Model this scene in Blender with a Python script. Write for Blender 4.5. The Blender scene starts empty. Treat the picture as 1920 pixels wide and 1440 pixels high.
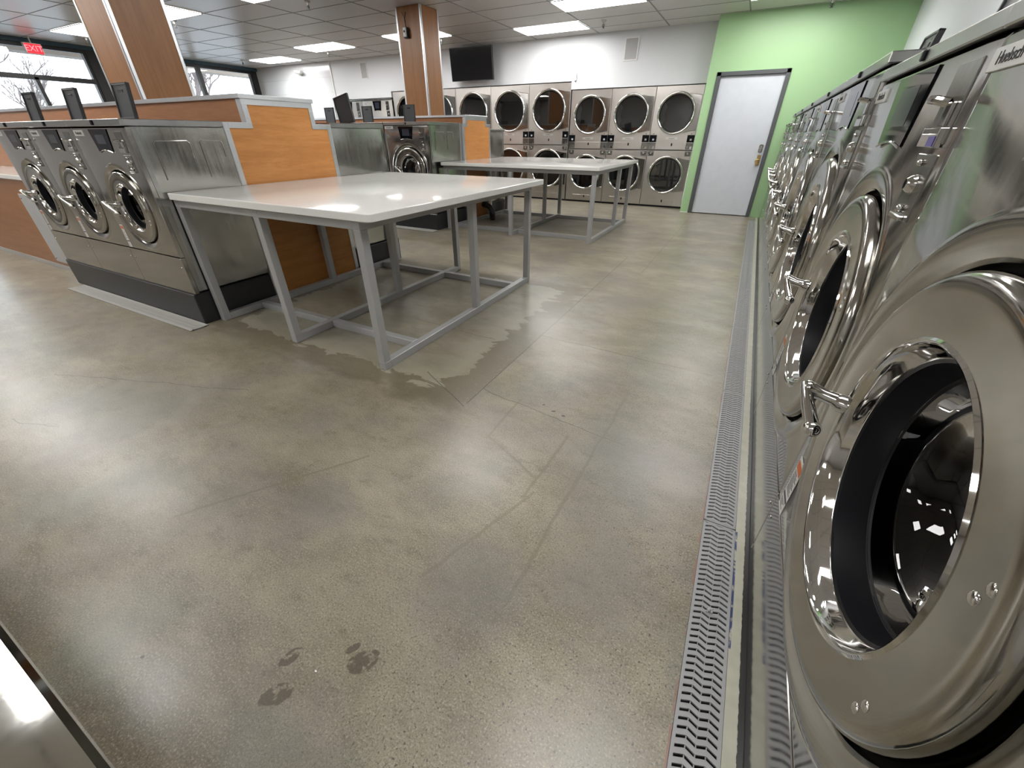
import bpy, math, random
from mathutils import Vector, Matrix
random.seed(7)
PI = math.pi
sc = bpy.context.scene
C = sc.collection

# ------------------------------------------------------------------ camera
CAM_H = 1.22
cam_d = bpy.data.cameras.new('camera')
cam_d.sensor_fit = 'HORIZONTAL'
cam_d.sensor_width = 36.0
cam_d.lens = 36.0 * 749.4 / 1920.0
cam_d.clip_start = 0.02
cam_d.clip_end = 300
cam = bpy.data.objects.new('camera', cam_d)
C.objects.link(cam)
yaw, pit, rol = (math.radians(a) for a in (-27.858, -31.85, 0.06))
fwd = Vector((math.sin(yaw) * math.cos(pit), math.cos(yaw) * math.cos(pit), math.sin(pit)))
rt = Vector((math.cos(yaw), -math.sin(yaw), 0))
up = rt.cross(fwd)
r2 = rt * math.cos(rol) + up * math.sin(rol)
u2 = -rt * math.sin(rol) + up * math.cos(rol)
m = Matrix((r2, u2, -fwd)).transposed().to_4x4()
m.translation = Vector((0, 0, CAM_H))
cam.matrix_world = m
sc.camera = cam

# ------------------------------------------------------------------ world, exposure
w = bpy.data.worlds.new('overcast_sky')
sc.world = w
w.use_nodes = True
wn = w.node_tree
bgn = wn.nodes['Background']
tc = wn.nodes.new('ShaderNodeTexCoord')
sp = wn.nodes.new('ShaderNodeSeparateXYZ')
rp = wn.nodes.new('ShaderNodeValToRGB')
rp.color_ramp.elements[0].position = 0.0
rp.color_ramp.elements[0].color = (0.92, 0.95, 1.0, 1)
rp.color_ramp.elements[1].position = 0.7
rp.color_ramp.elements[1].color = (0.72, 0.83, 1.0, 1)
wn.links.new(tc.outputs['Generated'], sp.inputs[0])
wn.links.new(sp.outputs['Z'], rp.inputs[0])
wn.links.new(rp.outputs[0], bgn.inputs['Color'])
bgn.inputs['Strength'].default_value = 4.2
sc.view_settings.view_transform = 'Standard'
sc.view_settings.look = 'None'
sc.view_settings.gamma = 1.0
sc.view_settings.use_curve_mapping = False
sc.view_settings.exposure = 0.22
LIGHT_STRENGTH = 18.0
sc.cycles.max_bounces = 8
sc.cycles.transparent_max_bounces = 16
sc.cycles.sample_clamp_indirect = 4.0
sc.cycles.caustics_reflective = False
sc.cycles.caustics_refractive = False
sc.cycles.blur_glossy = 1.0
sc.cycles.use_adaptive_sampling = False

# ------------------------------------------------------------------ node helpers
def newmat(name):
    mt = bpy.data.materials.new(name)
    mt.use_nodes = True
    nt = mt.node_tree
    return mt, nt, nt.nodes['Principled BSDF']

def setp(b, **k):
    for kk, v in k.items():
        b.inputs[kk.replace('_', ' ')].default_value = v

def N(nt, t, **k):
    n = nt.nodes.new(t)
    for kk, v in k.items():
        setattr(n, kk, v)
    return n

def M(nt, op, a, b=None, c=None, clamp=False):
    n = nt.nodes.new('ShaderNodeMath')
    n.operation = op
    n.use_clamp = clamp
    for i, v in enumerate((a, b, c)):
        if v is None:
            continue
        if isinstance(v, (int, float)):
            n.inputs[i].default_value = v
        else:
            nt.links.new(v, n.inputs[i])
    return n.outputs[0]

def sstep(nt, v, a, b):
    n = nt.nodes.new('ShaderNodeMapRange')
    n.interpolation_type = 'SMOOTHSTEP'
    nt.links.new(v, n.inputs[0])
    n.inputs[1].default_value = a
    n.inputs[2].default_value = b
    return n.outputs[0]

def mixc(nt, f, a, b, mode='MIX'):
    n = nt.nodes.new('ShaderNodeMix')
    n.data_type = 'RGBA'
    n.blend_type = mode
    for i, v in ((0, f), (6, a), (7, b)):
        if isinstance(v, (int, float)):
            n.inputs[i].default_value = v
        elif isinstance(v, tuple):
            n.inputs[i].default_value = v if len(v) == 4 else (*v, 1)
        else:
            nt.links.new(v, n.inputs[i])
    return n.outputs[2]

def objco(nt, scale=(1, 1, 1), rot=(0, 0, 0), loc=(0, 0, 0)):
    t = nt.nodes.new('ShaderNodeTexCoord')
    mp = nt.nodes.new('ShaderNodeMapping')
    mp.inputs['Scale'].default_value = scale
    mp.inputs['Rotation'].default_value = rot
    mp.inputs['Location'].default_value = loc
    nt.links.new(t.outputs['Object'], mp.inputs[0])
    return mp.outputs[0]

def noise(nt, co, scale, detail=4, rough=.55, dist=0.0):
    n = nt.nodes.new('ShaderNodeTexNoise')
    n.inputs['Scale'].default_value = scale
    n.inputs['Detail'].default_value = detail
    n.inputs['Roughness'].default_value = rough
    n.inputs['Distortion'].default_value = dist
    nt.links.new(co, n.inputs['Vector'])
    return n.outputs['Fac']

def bump(nt, b, h, strength, dist):
    n = nt.nodes.new('ShaderNodeBump')
    n.inputs['Strength'].default_value = strength
    n.inputs['Distance'].default_value = dist
    nt.links.new(h, n.inputs['Height'])
    nt.links.new(n.outputs[0], b.inputs['Normal'])

def simple(name, col, rough=.5, metal=0.0, spec=.5, coat=0.0):
    mt, nt, b = newmat(name)
    setp(b, Base_Color=(*col, 1), Roughness=rough, Metallic=metal)
    b.inputs['Specular IOR Level'].default_value = spec
    b.inputs['Coat Weight'].default_value = coat
    co = objco(nt)
    n = noise(nt, co, 9, 3)
    c = mixc(nt, n, tuple(x * .93 for x in col), tuple(min(1, x * 1.06) for x in col))
    nt.links.new(c, b.inputs['Base Color'])
    return mt

def steel(name, col, r0, r1, stretch=(22, 22, .8), wob=0.0, wobs=1.6):
    mt, nt, b = newmat(name)
    setp(b, Metallic=1.0)
    co = objco(nt, stretch)
    n = noise(nt, co, 3.0, 5, .65)
    co2 = objco(nt)
    n2 = noise(nt, co2, 5.0, 4, .6)
    mx = M(nt, 'ADD', M(nt, 'MULTIPLY', n, .55), M(nt, 'MULTIPLY', n2, .45))
    rr = sstep(nt, mx, .3, .7)
    nt.links.new(M(nt, 'MULTIPLY_ADD', rr, r1 - r0, r0), b.inputs['Roughness'])
    c = mixc(nt, mx, tuple(x * .88 for x in col), tuple(min(1, x * 1.08) for x in col))
    nt.links.new(c, b.inputs['Base Color'])
    if wob:
        n3 = noise(nt, co2, wobs, 1, .4)
        bump(nt, b, n3, 1.0, wob)
    return mt

MAT = {}
MAT['steel'] = steel('brushed_stainless_steel', (.46, .45, .43), .075, .15, wob=.0018)
MAT['steel_side'] = steel('stainless_side_sheet', (.50, .50, .475), .12, .2, wob=.035, wobs=1.9)
MAT['steel_dryer'] = steel('dryer_stainless_steel', (.64, .61, .575), .28, .38, (2, 2, .8), wob=.008, wobs=2.5)
MAT['steel_dark'] = steel('recessed_steel_plate', (.28, .275, .265), .15, .25)
MAT['bench_steel'] = steel('polished_bench_steel', (.66, .66, .64), .05, .09)
MAT['cap'] = steel('satin_stainless_cap', (.47, .475, .465), .18, .24, (3, 3, 3))
MAT['chrome'] = steel('chrome', (.66, .65, .63), .035, .07, wob=.0)
MAT['alu'] = steel('aluminium_trim', (.70, .72, .75), .29, .42, (30, 30, 3))
MAT['black'] = simple('black_rubber', (.004, .004, .006), .42, spec=.3)
MAT['gap'] = simple('dark_shadow_gap_rubber', (.004, .004, .004), .8, spec=.2)
MAT['plinth'] = simple('black_painted_base', (.018, .019, .021), .38)
MAT['lid'] = simple('black_plastic_lid', (.018, .019, .022), .33)
MAT['lidin'] = simple('dark_grey_lid_inset', (.040, .042, .047), .36)
MAT['screen'] = simple('black_glass_display', (.003, .004, .006), .05, spec=.22)
MAT['tv'] = simple('black_tv_screen', (.004, .004, .005), .12)
MAT['lcd'] = simple('dull_lcd', (.03, .033, .045), .12)
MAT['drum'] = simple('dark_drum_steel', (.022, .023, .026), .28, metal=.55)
MAT['dryer_drum'] = simple('grey_dryer_drum', (.10, .105, .108), .4, metal=.2)
MAT['legs'] = simple('grey_painted_square_tube', (.40, .405, .41), .36, metal=.3)
MAT['white_plastic'] = simple('white_plastic', (.75, .75, .74), .4)
MAT['camwhite'] = simple('white_camera_plastic', (.62, .62, .6), .4)
MAT['pipe'] = simple('black_ribbed_pipe', (.012, .012, .012), .35)
MAT['grate'] = simple('light_grey_plastic_grate', (.30, .303, .305), .42)
MAT['grate_pale'] = simple('pale_grate_plastic', (.40, .395, .37), .5)
MAT['trough'] = simple('dark_drain_channel', (.006, .006, .006), .8)
MAT['frame_black'] = simple('black_storefront_frame', (.008, .008, .009), .4)
MAT['header'] = simple('dark_teal_header', (.025, .06, .09), .45)
MAT['doorframe'] = simple('charcoal_door_frame', (.075, .08, .085), .5)
MAT['door'] = simple('white_painted_door', (.58, .61, .66), .35)
MAT['brass'] = simple('brass', (.62, .45, .18), .2, metal=1)
MAT['speaker'] = simple('grey_speaker_grille', (.42, .42, .42), .7)
MAT['label_white'] = simple('white_sticker', (.62, .62, .60), .5)
MAT['label_orange'] = simple('orange_sticker_band', (.50, .12, .03), .5)
MAT['label_dark'] = simple('dark_sticker_band', (.02, .02, .04), .5)
MAT['plate'] = simple('silver_name_plate', (.70, .70, .68), .3, metal=.5)
MAT['ink'] = simple('black_lettering', (.01, .01, .01), .5)
MAT['cable'] = simple('brown_cable', (.05, .02, .012), .5)
MAT['panel_grey'] = simple('grey_access_panel', (.42, .43, .44), .4)
MAT['bark'] = simple('glare_paled_bark', (.22, .18, .17), .9)  # bark colour paled to stand in for glare through the windows
MAT['asphalt'] = simple('pale_parking_asphalt', (.36, .36, .36), .9)
MAT['fascia'] = simple('beige_stone_fascia', (.42, .36, .31), .8)
MAT['purple'] = simple('violet_coin_tag', (.10, .08, .30), .3)

def leaves(name, a, b):
    mt, nt, p = newmat(name)
    c = mixc(nt, noise(nt, objco(nt), 6, 5), a, b)
    nt.links.new(c, p.inputs['Base Color'])
    setp(p, Roughness=.7)
    return mt
MAT['shrub'] = leaves('green_shrub_leaves', (.10, .20, .06), (.28, .40, .16))

def wall_mat(name, col, rough=.55, sc_=60):
    mt, nt, b = newmat(name)
    co = objco(nt)
    n = noise(nt, co, 1.3, 3)
    c = mixc(nt, n, tuple(x * .95 for x in col), tuple(min(1, x * 1.04) for x in col))
    nt.links.new(c, b.inputs['Base Color'])
    setp(b, Roughness=rough)
    bump(nt, b, noise(nt, co, sc_, 3), .25, .003)
    return mt
MAT['wall_white'] = wall_mat('white_painted_wall', (.70, .715, .74), .45)
MAT['wall_green'] = wall_mat('mint_green_painted_wall', (.34, .53, .285), .42)
MAT['wall_plain'] = wall_mat('plain_wall', (.42, .41, .40))
MAT['wall_dim'] = wall_mat('pale_grey_wall', (.55, .55, .57))

# glossy wall panels
mt, nt, b = newmat('glossy_white_wall_panels')
co = objco(nt)
setp(b, Roughness=.12)
sx = N(nt, 'ShaderNodeSeparateXYZ'); nt.links.new(co, sx.inputs[0])
zz = M(nt, 'ABSOLUTE', M(nt, 'SUBTRACT', M(nt, 'FRACT', M(nt, 'DIVIDE', sx.outputs[2], .31)), .5))
ln = sstep(nt, zz, .485, .497)
c = mixc(nt, ln, (.68, .69, .71), (.50, .51, .53))
nt.links.new(c, b.inputs['Base Color'])
bump(nt, b, M(nt, 'ADD', M(nt, 'MULTIPLY', ln, -.3), noise(nt, co, 2.2, 2)), .5, .01)
MAT['frp'] = mt

# ceiling tiles
mt, nt, b = newmat('ceiling_tiles')
co = objco(nt)
v = noise(nt, co, 220, 2, .5)
big = noise(nt, co, .9, 2)
c = mixc(nt, v, (.82, .805, .80), (.90, .89, .885))
c = mixc(nt, M(nt, 'MULTIPLY', big, .5), c, (.88, .85, .84))
nt.links.new(c, b.inputs['Base Color'])
setp(b, Roughness=.30)
bump(nt, b, M(nt, 'ADD', noise(nt, co, 120, 3), M(nt, 'MULTIPLY', noise(nt, co, 2.5, 1), 1.5)), .25, .004)
MAT['ceiling'] = mt
MAT['tbar'] = simple('ceiling_grid_bar', (.27, .27, .28), .5)

# wood laminate
def wood(name, c1, c2, stretch, rough=.38):
    mt, nt, b = newmat(name)
    co = objco(nt, stretch)
    n1 = noise(nt, co, 2.2, 6, .62, .6)
    n2 = noise(nt, co, 14, 4, .6)
    f = sstep(nt, M(nt, 'ADD', M(nt, 'MULTIPLY', n1, .7), M(nt, 'MULTIPLY', n2, .3)), .32, .68)
    c = mixc(nt, f, c1, c2)
    nt.links.new(c, b.inputs['Base Color'])
    setp(b, Roughness=rough)
    b.inputs['Specular IOR Level'].default_value = .4
    bump(nt, b, n2, .08, .001)
    return mt
MAT['wood_h'] = wood('orange_oak_laminate_horizontal_grain', (.36, .148, .038), (.47, .212, .064), (1, 1, 9))
MAT['wood_x'] = wood('orange_oak_laminate_long_grain', (.275, .118, .048), (.345, .160, .070), (.8, 9, 9))
MAT['wood_v'] = wood('orange_oak_laminate_vertical_grain', (.265, .112, .036), (.335, .152, .054), (12, 12, .7))

# quartz
mt, nt, b = newmat('white_quartz')
co = objco(nt)
vo = N(nt, 'ShaderNodeTexVoronoi'); vo.inputs['Scale'].default_value = 260; nt.links.new(co, vo.inputs['Vector'])
n = noise(nt, co, 3, 4)
c = mixc(nt, sstep(nt, vo.outputs['Distance'], .05, .5), (.64, .64, .62), (.78, .78, .76))
c = mixc(nt, M(nt, 'MULTIPLY', n, .35), c, (.70, .69, .66))
nt.links.new(c, b.inputs['Base Color'])
setp(b, Roughness=.10)
b.inputs['Specular IOR Level'].default_value = .36
MAT['quartz'] = mt

# thin glass (fresnel mix)
def glass(name, tint, gl=1.0, ior=1.5, rough=0.0):
    mt = bpy.data.materials.new(name); mt.use_nodes = True
    nt = mt.node_tree; nt.nodes.clear()
    o = N(nt, 'ShaderNodeOutputMaterial'); mx = N(nt, 'ShaderNodeMixShader')
    tr = N(nt, 'ShaderNodeBsdfTransparent'); g = N(nt, 'ShaderNodeBsdfGlossy'); fr = N(nt, 'ShaderNodeFresnel')
    tr.inputs[0].default_value = (*tint, 1)
    g.inputs[0].default_value = (gl, gl, gl, 1); g.inputs['Roughness'].default_value = rough
    fr.inputs[0].default_value = ior
    nt.links.new(fr.outputs[0], mx.inputs[0]); nt.links.new(tr.outputs[0], mx.inputs[1])
    nt.links.new(g.outputs[0], mx.inputs[2]); nt.links.new(mx.outputs[0], o.inputs[0])
    return mt
MAT['glass'] = glass('clear_window_glass', (.93, .96, .96))
MAT['bowl'] = glass('dark_door_bowl_glass', (.26, .27, .29), .7, 1.6)
MAT['dryer_glass'] = glass('tinted_dryer_glass', (.50, .52, .53), .9, 2.3)

def emit(name, col, s):
    mt = bpy.data.materials.new(name); mt.use_nodes = True
    nt = mt.node_tree; nt.nodes.clear()
    o = N(nt, 'ShaderNodeOutputMaterial'); e = N(nt, 'ShaderNodeEmission')
    e.inputs[0].default_value = (*col, 1); e.inputs[1].default_value = s
    nt.links.new(e.outputs[0], o.inputs[0])
    return mt
MAT['lamp'] = emit('fluorescent_diffuser', (1.0, .985, .96), LIGHT_STRENGTH)
MAT['exit_face'] = emit('lit_red_exit_face', (1.0, .05, .07), 1.1)
MAT['exit_text'] = emit('lit_exit_letters', (1.0, .25, .28), 1.6)

# ---------------- polished concrete floor
mt, nt, b = newmat('polished_concrete')
co = objco(nt)
sx = N(nt, 'ShaderNodeSeparateXYZ'); nt.links.new(co, sx.inputs[0])
X, Y = sx.outputs[0], sx.outputs[1]
nA = noise(nt, co, .9, 5, .6, .1)
nB = noise(nt, objco(nt, loc=(5.3, 3.7, .4)), 2.6, 6, .65, .1)
nC = noise(nt, objco(nt, (1, 1.7, 1), (0, 0, .25)), 1.7, 8, .68, .25)
nD = noise(nt, co, 38, 4, .7)
nE = noise(nt, co, 190, 2, .6)
c = mixc(nt, sstep(nt, nA, .35, .65), (.235, .196, .128), (.250, .219, .168))
c = mixc(nt, sstep(nt, nB, .45, .8), c, (.205, .192, .156))
c = mixc(nt, M(nt, 'MULTIPLY', sstep(nt, noise(nt, objco(nt, loc=(9, -4, 0)), 1.7, 5, .6), .48, .72), .75), c, (.165, .160, .148))
c = mixc(nt, M(nt, 'MULTIPLY', sstep(nt, nC, .47, .74), .7), c, (.39, .35, .265))
c = mixc(nt, M(nt, 'MULTIPLY', sstep(nt, nC, .55, .33), .65), c, (.125, .103, .063))
nF = noise(nt, objco(nt, (1, 1.8, 1), (0, 0, .4), (3, 1, 0)), 8.5, 6, .7)
c = mixc(nt, M(nt, 'MULTIPLY', sstep(nt, nF, .52, .72), .5), c, (.31, .275, .20))
c = mixc(nt, M(nt, 'MULTIPLY', sstep(nt, nF, .48, .30), .5), c, (.10, .082, .050))
c = mixc(nt, M(nt, 'MULTIPLY', sstep(nt, nD, .40, .75), .35), c, (.31, .285, .22))
c = mixc(nt, M(nt, 'MULTIPLY', sstep(nt, nE, .52, .72), .55), c, (.50, .46, .37))
c = mixc(nt, M(nt, 'MULTIPLY', sstep(nt, nE, .47, .30), .6), c, (.08, .07, .05))
pit = M(nt, 'MULTIPLY', sstep(nt, noise(nt, co, 120, 2, .5), .62, .70), M(nt, 'ADD', sstep(nt, X, -1.1, -.1), .25))
c = mixc(nt, M(nt, 'MULTIPLY', pit, .8), c, (.06, .055, .045))
c = mixc(nt, M(nt, 'MULTIPLY', sstep(nt, noise(nt, objco(nt, loc=(-7, 2, 0)), 1.9, 5, .6), .48, .66), .35), c, (.205, .178, .172))
c = mixc(nt, M(nt, 'MULTIPLY', sstep(nt, noise(nt, objco(nt, loc=(4, 12, 0)), 2.3, 5, .6), .50, .68), .35), c, (.168, .185, .150))
c = mixc(nt, M(nt, 'MULTIPLY', sstep(nt, noise(nt, co, 430, 2, .5), .50, .34), .4), c, (.08, .07, .05))
# dried water mark around the near table
def region(xr, xl, yn, yf, amp, ns):
    d = M(nt, 'MAXIMUM', M(nt, 'SUBTRACT', X, xr), M(nt, 'SUBTRACT', yn, Y))
    d = M(nt, 'MAXIMUM', d, M(nt, 'SUBTRACT', xl, X))
    d = M(nt, 'MAXIMUM', d, M(nt, 'SUBTRACT', Y, yf))
    nz = noise(nt, objco(nt, (1, 2.2, 1)), ns, 5, .6, .8)
    return M(nt, 'ADD', d, M(nt, 'MULTIPLY', M(nt, 'SUBTRACT', nz, .5), amp))
d = region(-1.26, -3.25, 1.53, 3.4, .42, 3.4)
pale = M(nt, 'MULTIPLY', sstep(nt, d, .004, -.006), sstep(nt, d, -.36, -.06))
brown = M(nt, 'MULTIPLY', sstep(nt, d, -.004, .006), sstep(nt, d, .24, .10))
c = mixc(nt, M(nt, 'MULTIPLY', pale, .62), c, (.33, .31, .245))
c = mixc(nt, M(nt, 'MULTIPLY', brown, .62), c, (.115, .094, .058))
agg = M(nt, 'MULTIPLY', M(nt, 'MULTIPLY', sstep(nt, X, -1.3, -1.12), sstep(nt, X, -1.035, -1.045)),
        M(nt, 'MULTIPLY', sstep(nt, Y, 1.4, 1.5), sstep(nt, Y, 3.2, 2.0)))
vo2 = N(nt, 'ShaderNodeTexVoronoi'); vo2.inputs['Scale'].default_value = 90; nt.links.new(co, vo2.inputs['Vector'])
c = mixc(nt, M(nt, 'MULTIPLY', agg, sstep(nt, vo2.outputs['Distance'], .15, .5)), c, (.17, .15, .11))
c = mixc(nt, M(nt, 'MULTIPLY', agg, sstep(nt, vo2.outputs['Distance'], .14, .06)), c, (.55, .52, .44))
wig = M(nt, 'MULTIPLY', M(nt, 'SUBTRACT', noise(nt, co, 5, 3), .5), .05)
def seg(x0, y0, x1, y1, wd, wob=1.0):
    L = math.hypot(x1 - x0, y1 - y0); ux, uy = (x1 - x0) / L, (y1 - y0) / L
    px = M(nt, 'SUBTRACT', X, x0); py = M(nt, 'SUBTRACT', Y, y0)
    t = M(nt, 'ADD', M(nt, 'MULTIPLY', px, ux), M(nt, 'MULTIPLY', py, uy))
    s = M(nt, 'SUBTRACT', M(nt, 'MULTIPLY', px, -uy), M(nt, 'MULTIPLY', py, -ux))
    s = M(nt, 'ABSOLUTE', M(nt, 'ADD', s, M(nt, 'MULTIPLY', wig, wob)))
    inside = M(nt, 'MULTIPLY', M(nt, 'GREATER_THAN', t, 0), M(nt, 'LESS_THAN', t, L))
    return M(nt, 'MULTIPLY', inside, sstep(nt, s, wd, wd * .3))
def lines(c, segs, col, k):
    acc = None
    for sg in segs:
        v = seg(*sg)
        acc = v if acc is None else M(nt, 'MAXIMUM', acc, v)
    return mixc(nt, M(nt, 'MULTIPLY', acc, k), c, col)
c = lines(c, [(-1.04, 1.45, -1.04, 4.9, .004, .1), (-1.04, 2.42, .1, 2.38, .0035, 1), (-1.04, 1.61, -.2, 1.50, .003, 1),
              (-1.44, 1.62, -1.04, 1.42, .004, .3), (-3.4, .55, -2.2, .98, .003, 1.4), (-1.3, 2.2, -2.2, 2.25, .003, 1),
              (-.75, 4.3, -.75, 8.6, .003, .6), (-3.0, .25, -2.7, .33, .003, 2), (.1, 5.0, -1.5, 5.05, .003, 1)], (.05, .045, .035), .85)
c = lines(c, [(-.80, 1.25, -.80, 1.62, .010, .5), (-.48, 1.0, -.46, 1.45, .010, .5), (-.80, 1.27, -.48, 1.12, .009, .7),
              (-.62, .55, -.45, 1.05, .010, .6), 
              (-1.6, .3, -1.2, .9, .009, .8), (-.34, .6, -.30, 1.9, .010, .6)], (.14, .12, .075), .5)
def ell(cx, cy, a, bb, ang, ns=18, amp=.8):
    px = M(nt, 'SUBTRACT', X, cx); py = M(nt, 'SUBTRACT', Y, cy)
    ca, sa = math.cos(ang), math.sin(ang)
    u = M(nt, 'DIVIDE', M(nt, 'ADD', M(nt, 'MULTIPLY', px, ca), M(nt, 'MULTIPLY', py, sa)), a)
    v = M(nt, 'DIVIDE', M(nt, 'SUBTRACT', M(nt, 'MULTIPLY', py, ca), M(nt, 'MULTIPLY', px, sa)), bb)
    r = M(nt, 'SQRT', M(nt, 'ADD', M(nt, 'MULTIPLY', u, u), M(nt, 'MULTIPLY', v, v)))
    r = M(nt, 'ADD', r, M(nt, 'MULTIPLY', M(nt, 'SUBTRACT', noise(nt, co, ns, 3), .5), amp))
    return r
def blob(c, args, col, k, edge=.12, **kw):
    r = ell(*args, **kw)
    return mixc(nt, M(nt, 'MULTIPLY', sstep(nt, r, 1 + edge, 1 - edge), k), c, col)
holes = sstep(nt, noise(nt, co, 45, 3), .62, .52)
footmask = None
for a in ((-.79, .19, .017, .032, -.35), (-.605, .275, .026, .042, -.7), (-.745, .115, .024, .038, -.8), (-.655, .287, .010, .020, -.5)):
    v = sstep(nt, ell(*a, ns=40, amp=.7), 1.1, .95)
    footmask = v if footmask is None else M(nt, 'MAXIMUM', footmask, v)
c = mixc(nt, M(nt, 'MULTIPLY', M(nt, 'MULTIPLY', footmask, holes), .78), c, (.075, .058, .040))
c = blob(c, (-.70, .20, .0035, .002, 0), (.9, .9, .9), 1, amp=.1)
c = blob(c, (-1.15, 0.0, .006, .004, .4), (.05, .03, .02), 1, amp=.2)
c = blob(c, (-.60, 1.60, .012, .006, .4), (.04, .035, .03), .9, amp=.5)
c = blob(c, (-.67, 1.63, .008, .005, .4), (.04, .035, .03), .9, amp=.5)
c = blob(c, (-.54, 1.585, .010, .007, .1), (.04, .035, .03), .9, amp=.5)
for a in ((-2.6, .62, .42, .24, .3), (-.25, 1.3, .18, .5, .1), (-.45, .62, .2, .14, .2), (-1.15, .62, .16, .10, .2), (-.1, .8, .12, .16, 0)):
    c = blob(c, a, (.165, .160, .148), .42, edge=.6, ns=6, amp=1.2)
# paint, mortar and painted gap shade beside the drain
padm = M(nt, 'GREATER_THAN', X, .272)
c = mixc(nt, padm, c, mixc(nt, noise(nt, co, 22, 4), (.33, .325, .25), (.50, .49, .41)))
c = mixc(nt, M(nt, 'MULTIPLY', padm, sstep(nt, M(nt, 'ADD', X, M(nt, 'MULTIPLY', M(nt, 'SUBTRACT', noise(nt, co, 60, 3), .5), .006)), .3045, .306)), c, (.02, .02, .02))  # dark strip stands in for shade in the gap at the washer foot
redl = M(nt, 'MULTIPLY', M(nt, 'MULTIPLY', sstep(nt, X, .1585, .1605), M(nt, 'LESS_THAN', X, .166)), sstep(nt, noise(nt, co, 9, 4), .42, .52))
c = mixc(nt, redl, c, (.24, .13, .10))
blue = M(nt, 'MULTIPLY', M(nt, 'MULTIPLY', M(nt, 'GREATER_THAN', X, .274), M(nt, 'LESS_THAN', X, .2805)),
         M(nt, 'MULTIPLY', M(nt, 'GREATER_THAN', Y, .78), M(nt, 'LESS_THAN', Y, 1.22)))
c = mixc(nt, M(nt, 'MULTIPLY', blue, sstep(nt, noise(nt, co, 30, 3), .62, .48)), c, (.03, .05, .14))
nt.links.new(c, b.inputs['Base Color'])
rg = M(nt, 'ADD', M(nt, 'MULTIPLY', sstep(nt, nB, .3, .7), .06), M(nt, 'MULTIPLY', nD, .10))
nt.links.new(M(nt, 'ADD', rg, .285), b.inputs['Roughness'])
b.inputs['Coat Weight'].default_value = .10
b.inputs['Coat Roughness'].default_value = .2
b.inputs['Specular IOR Level'].default_value = .5
MAT['floor'] = mt

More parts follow.
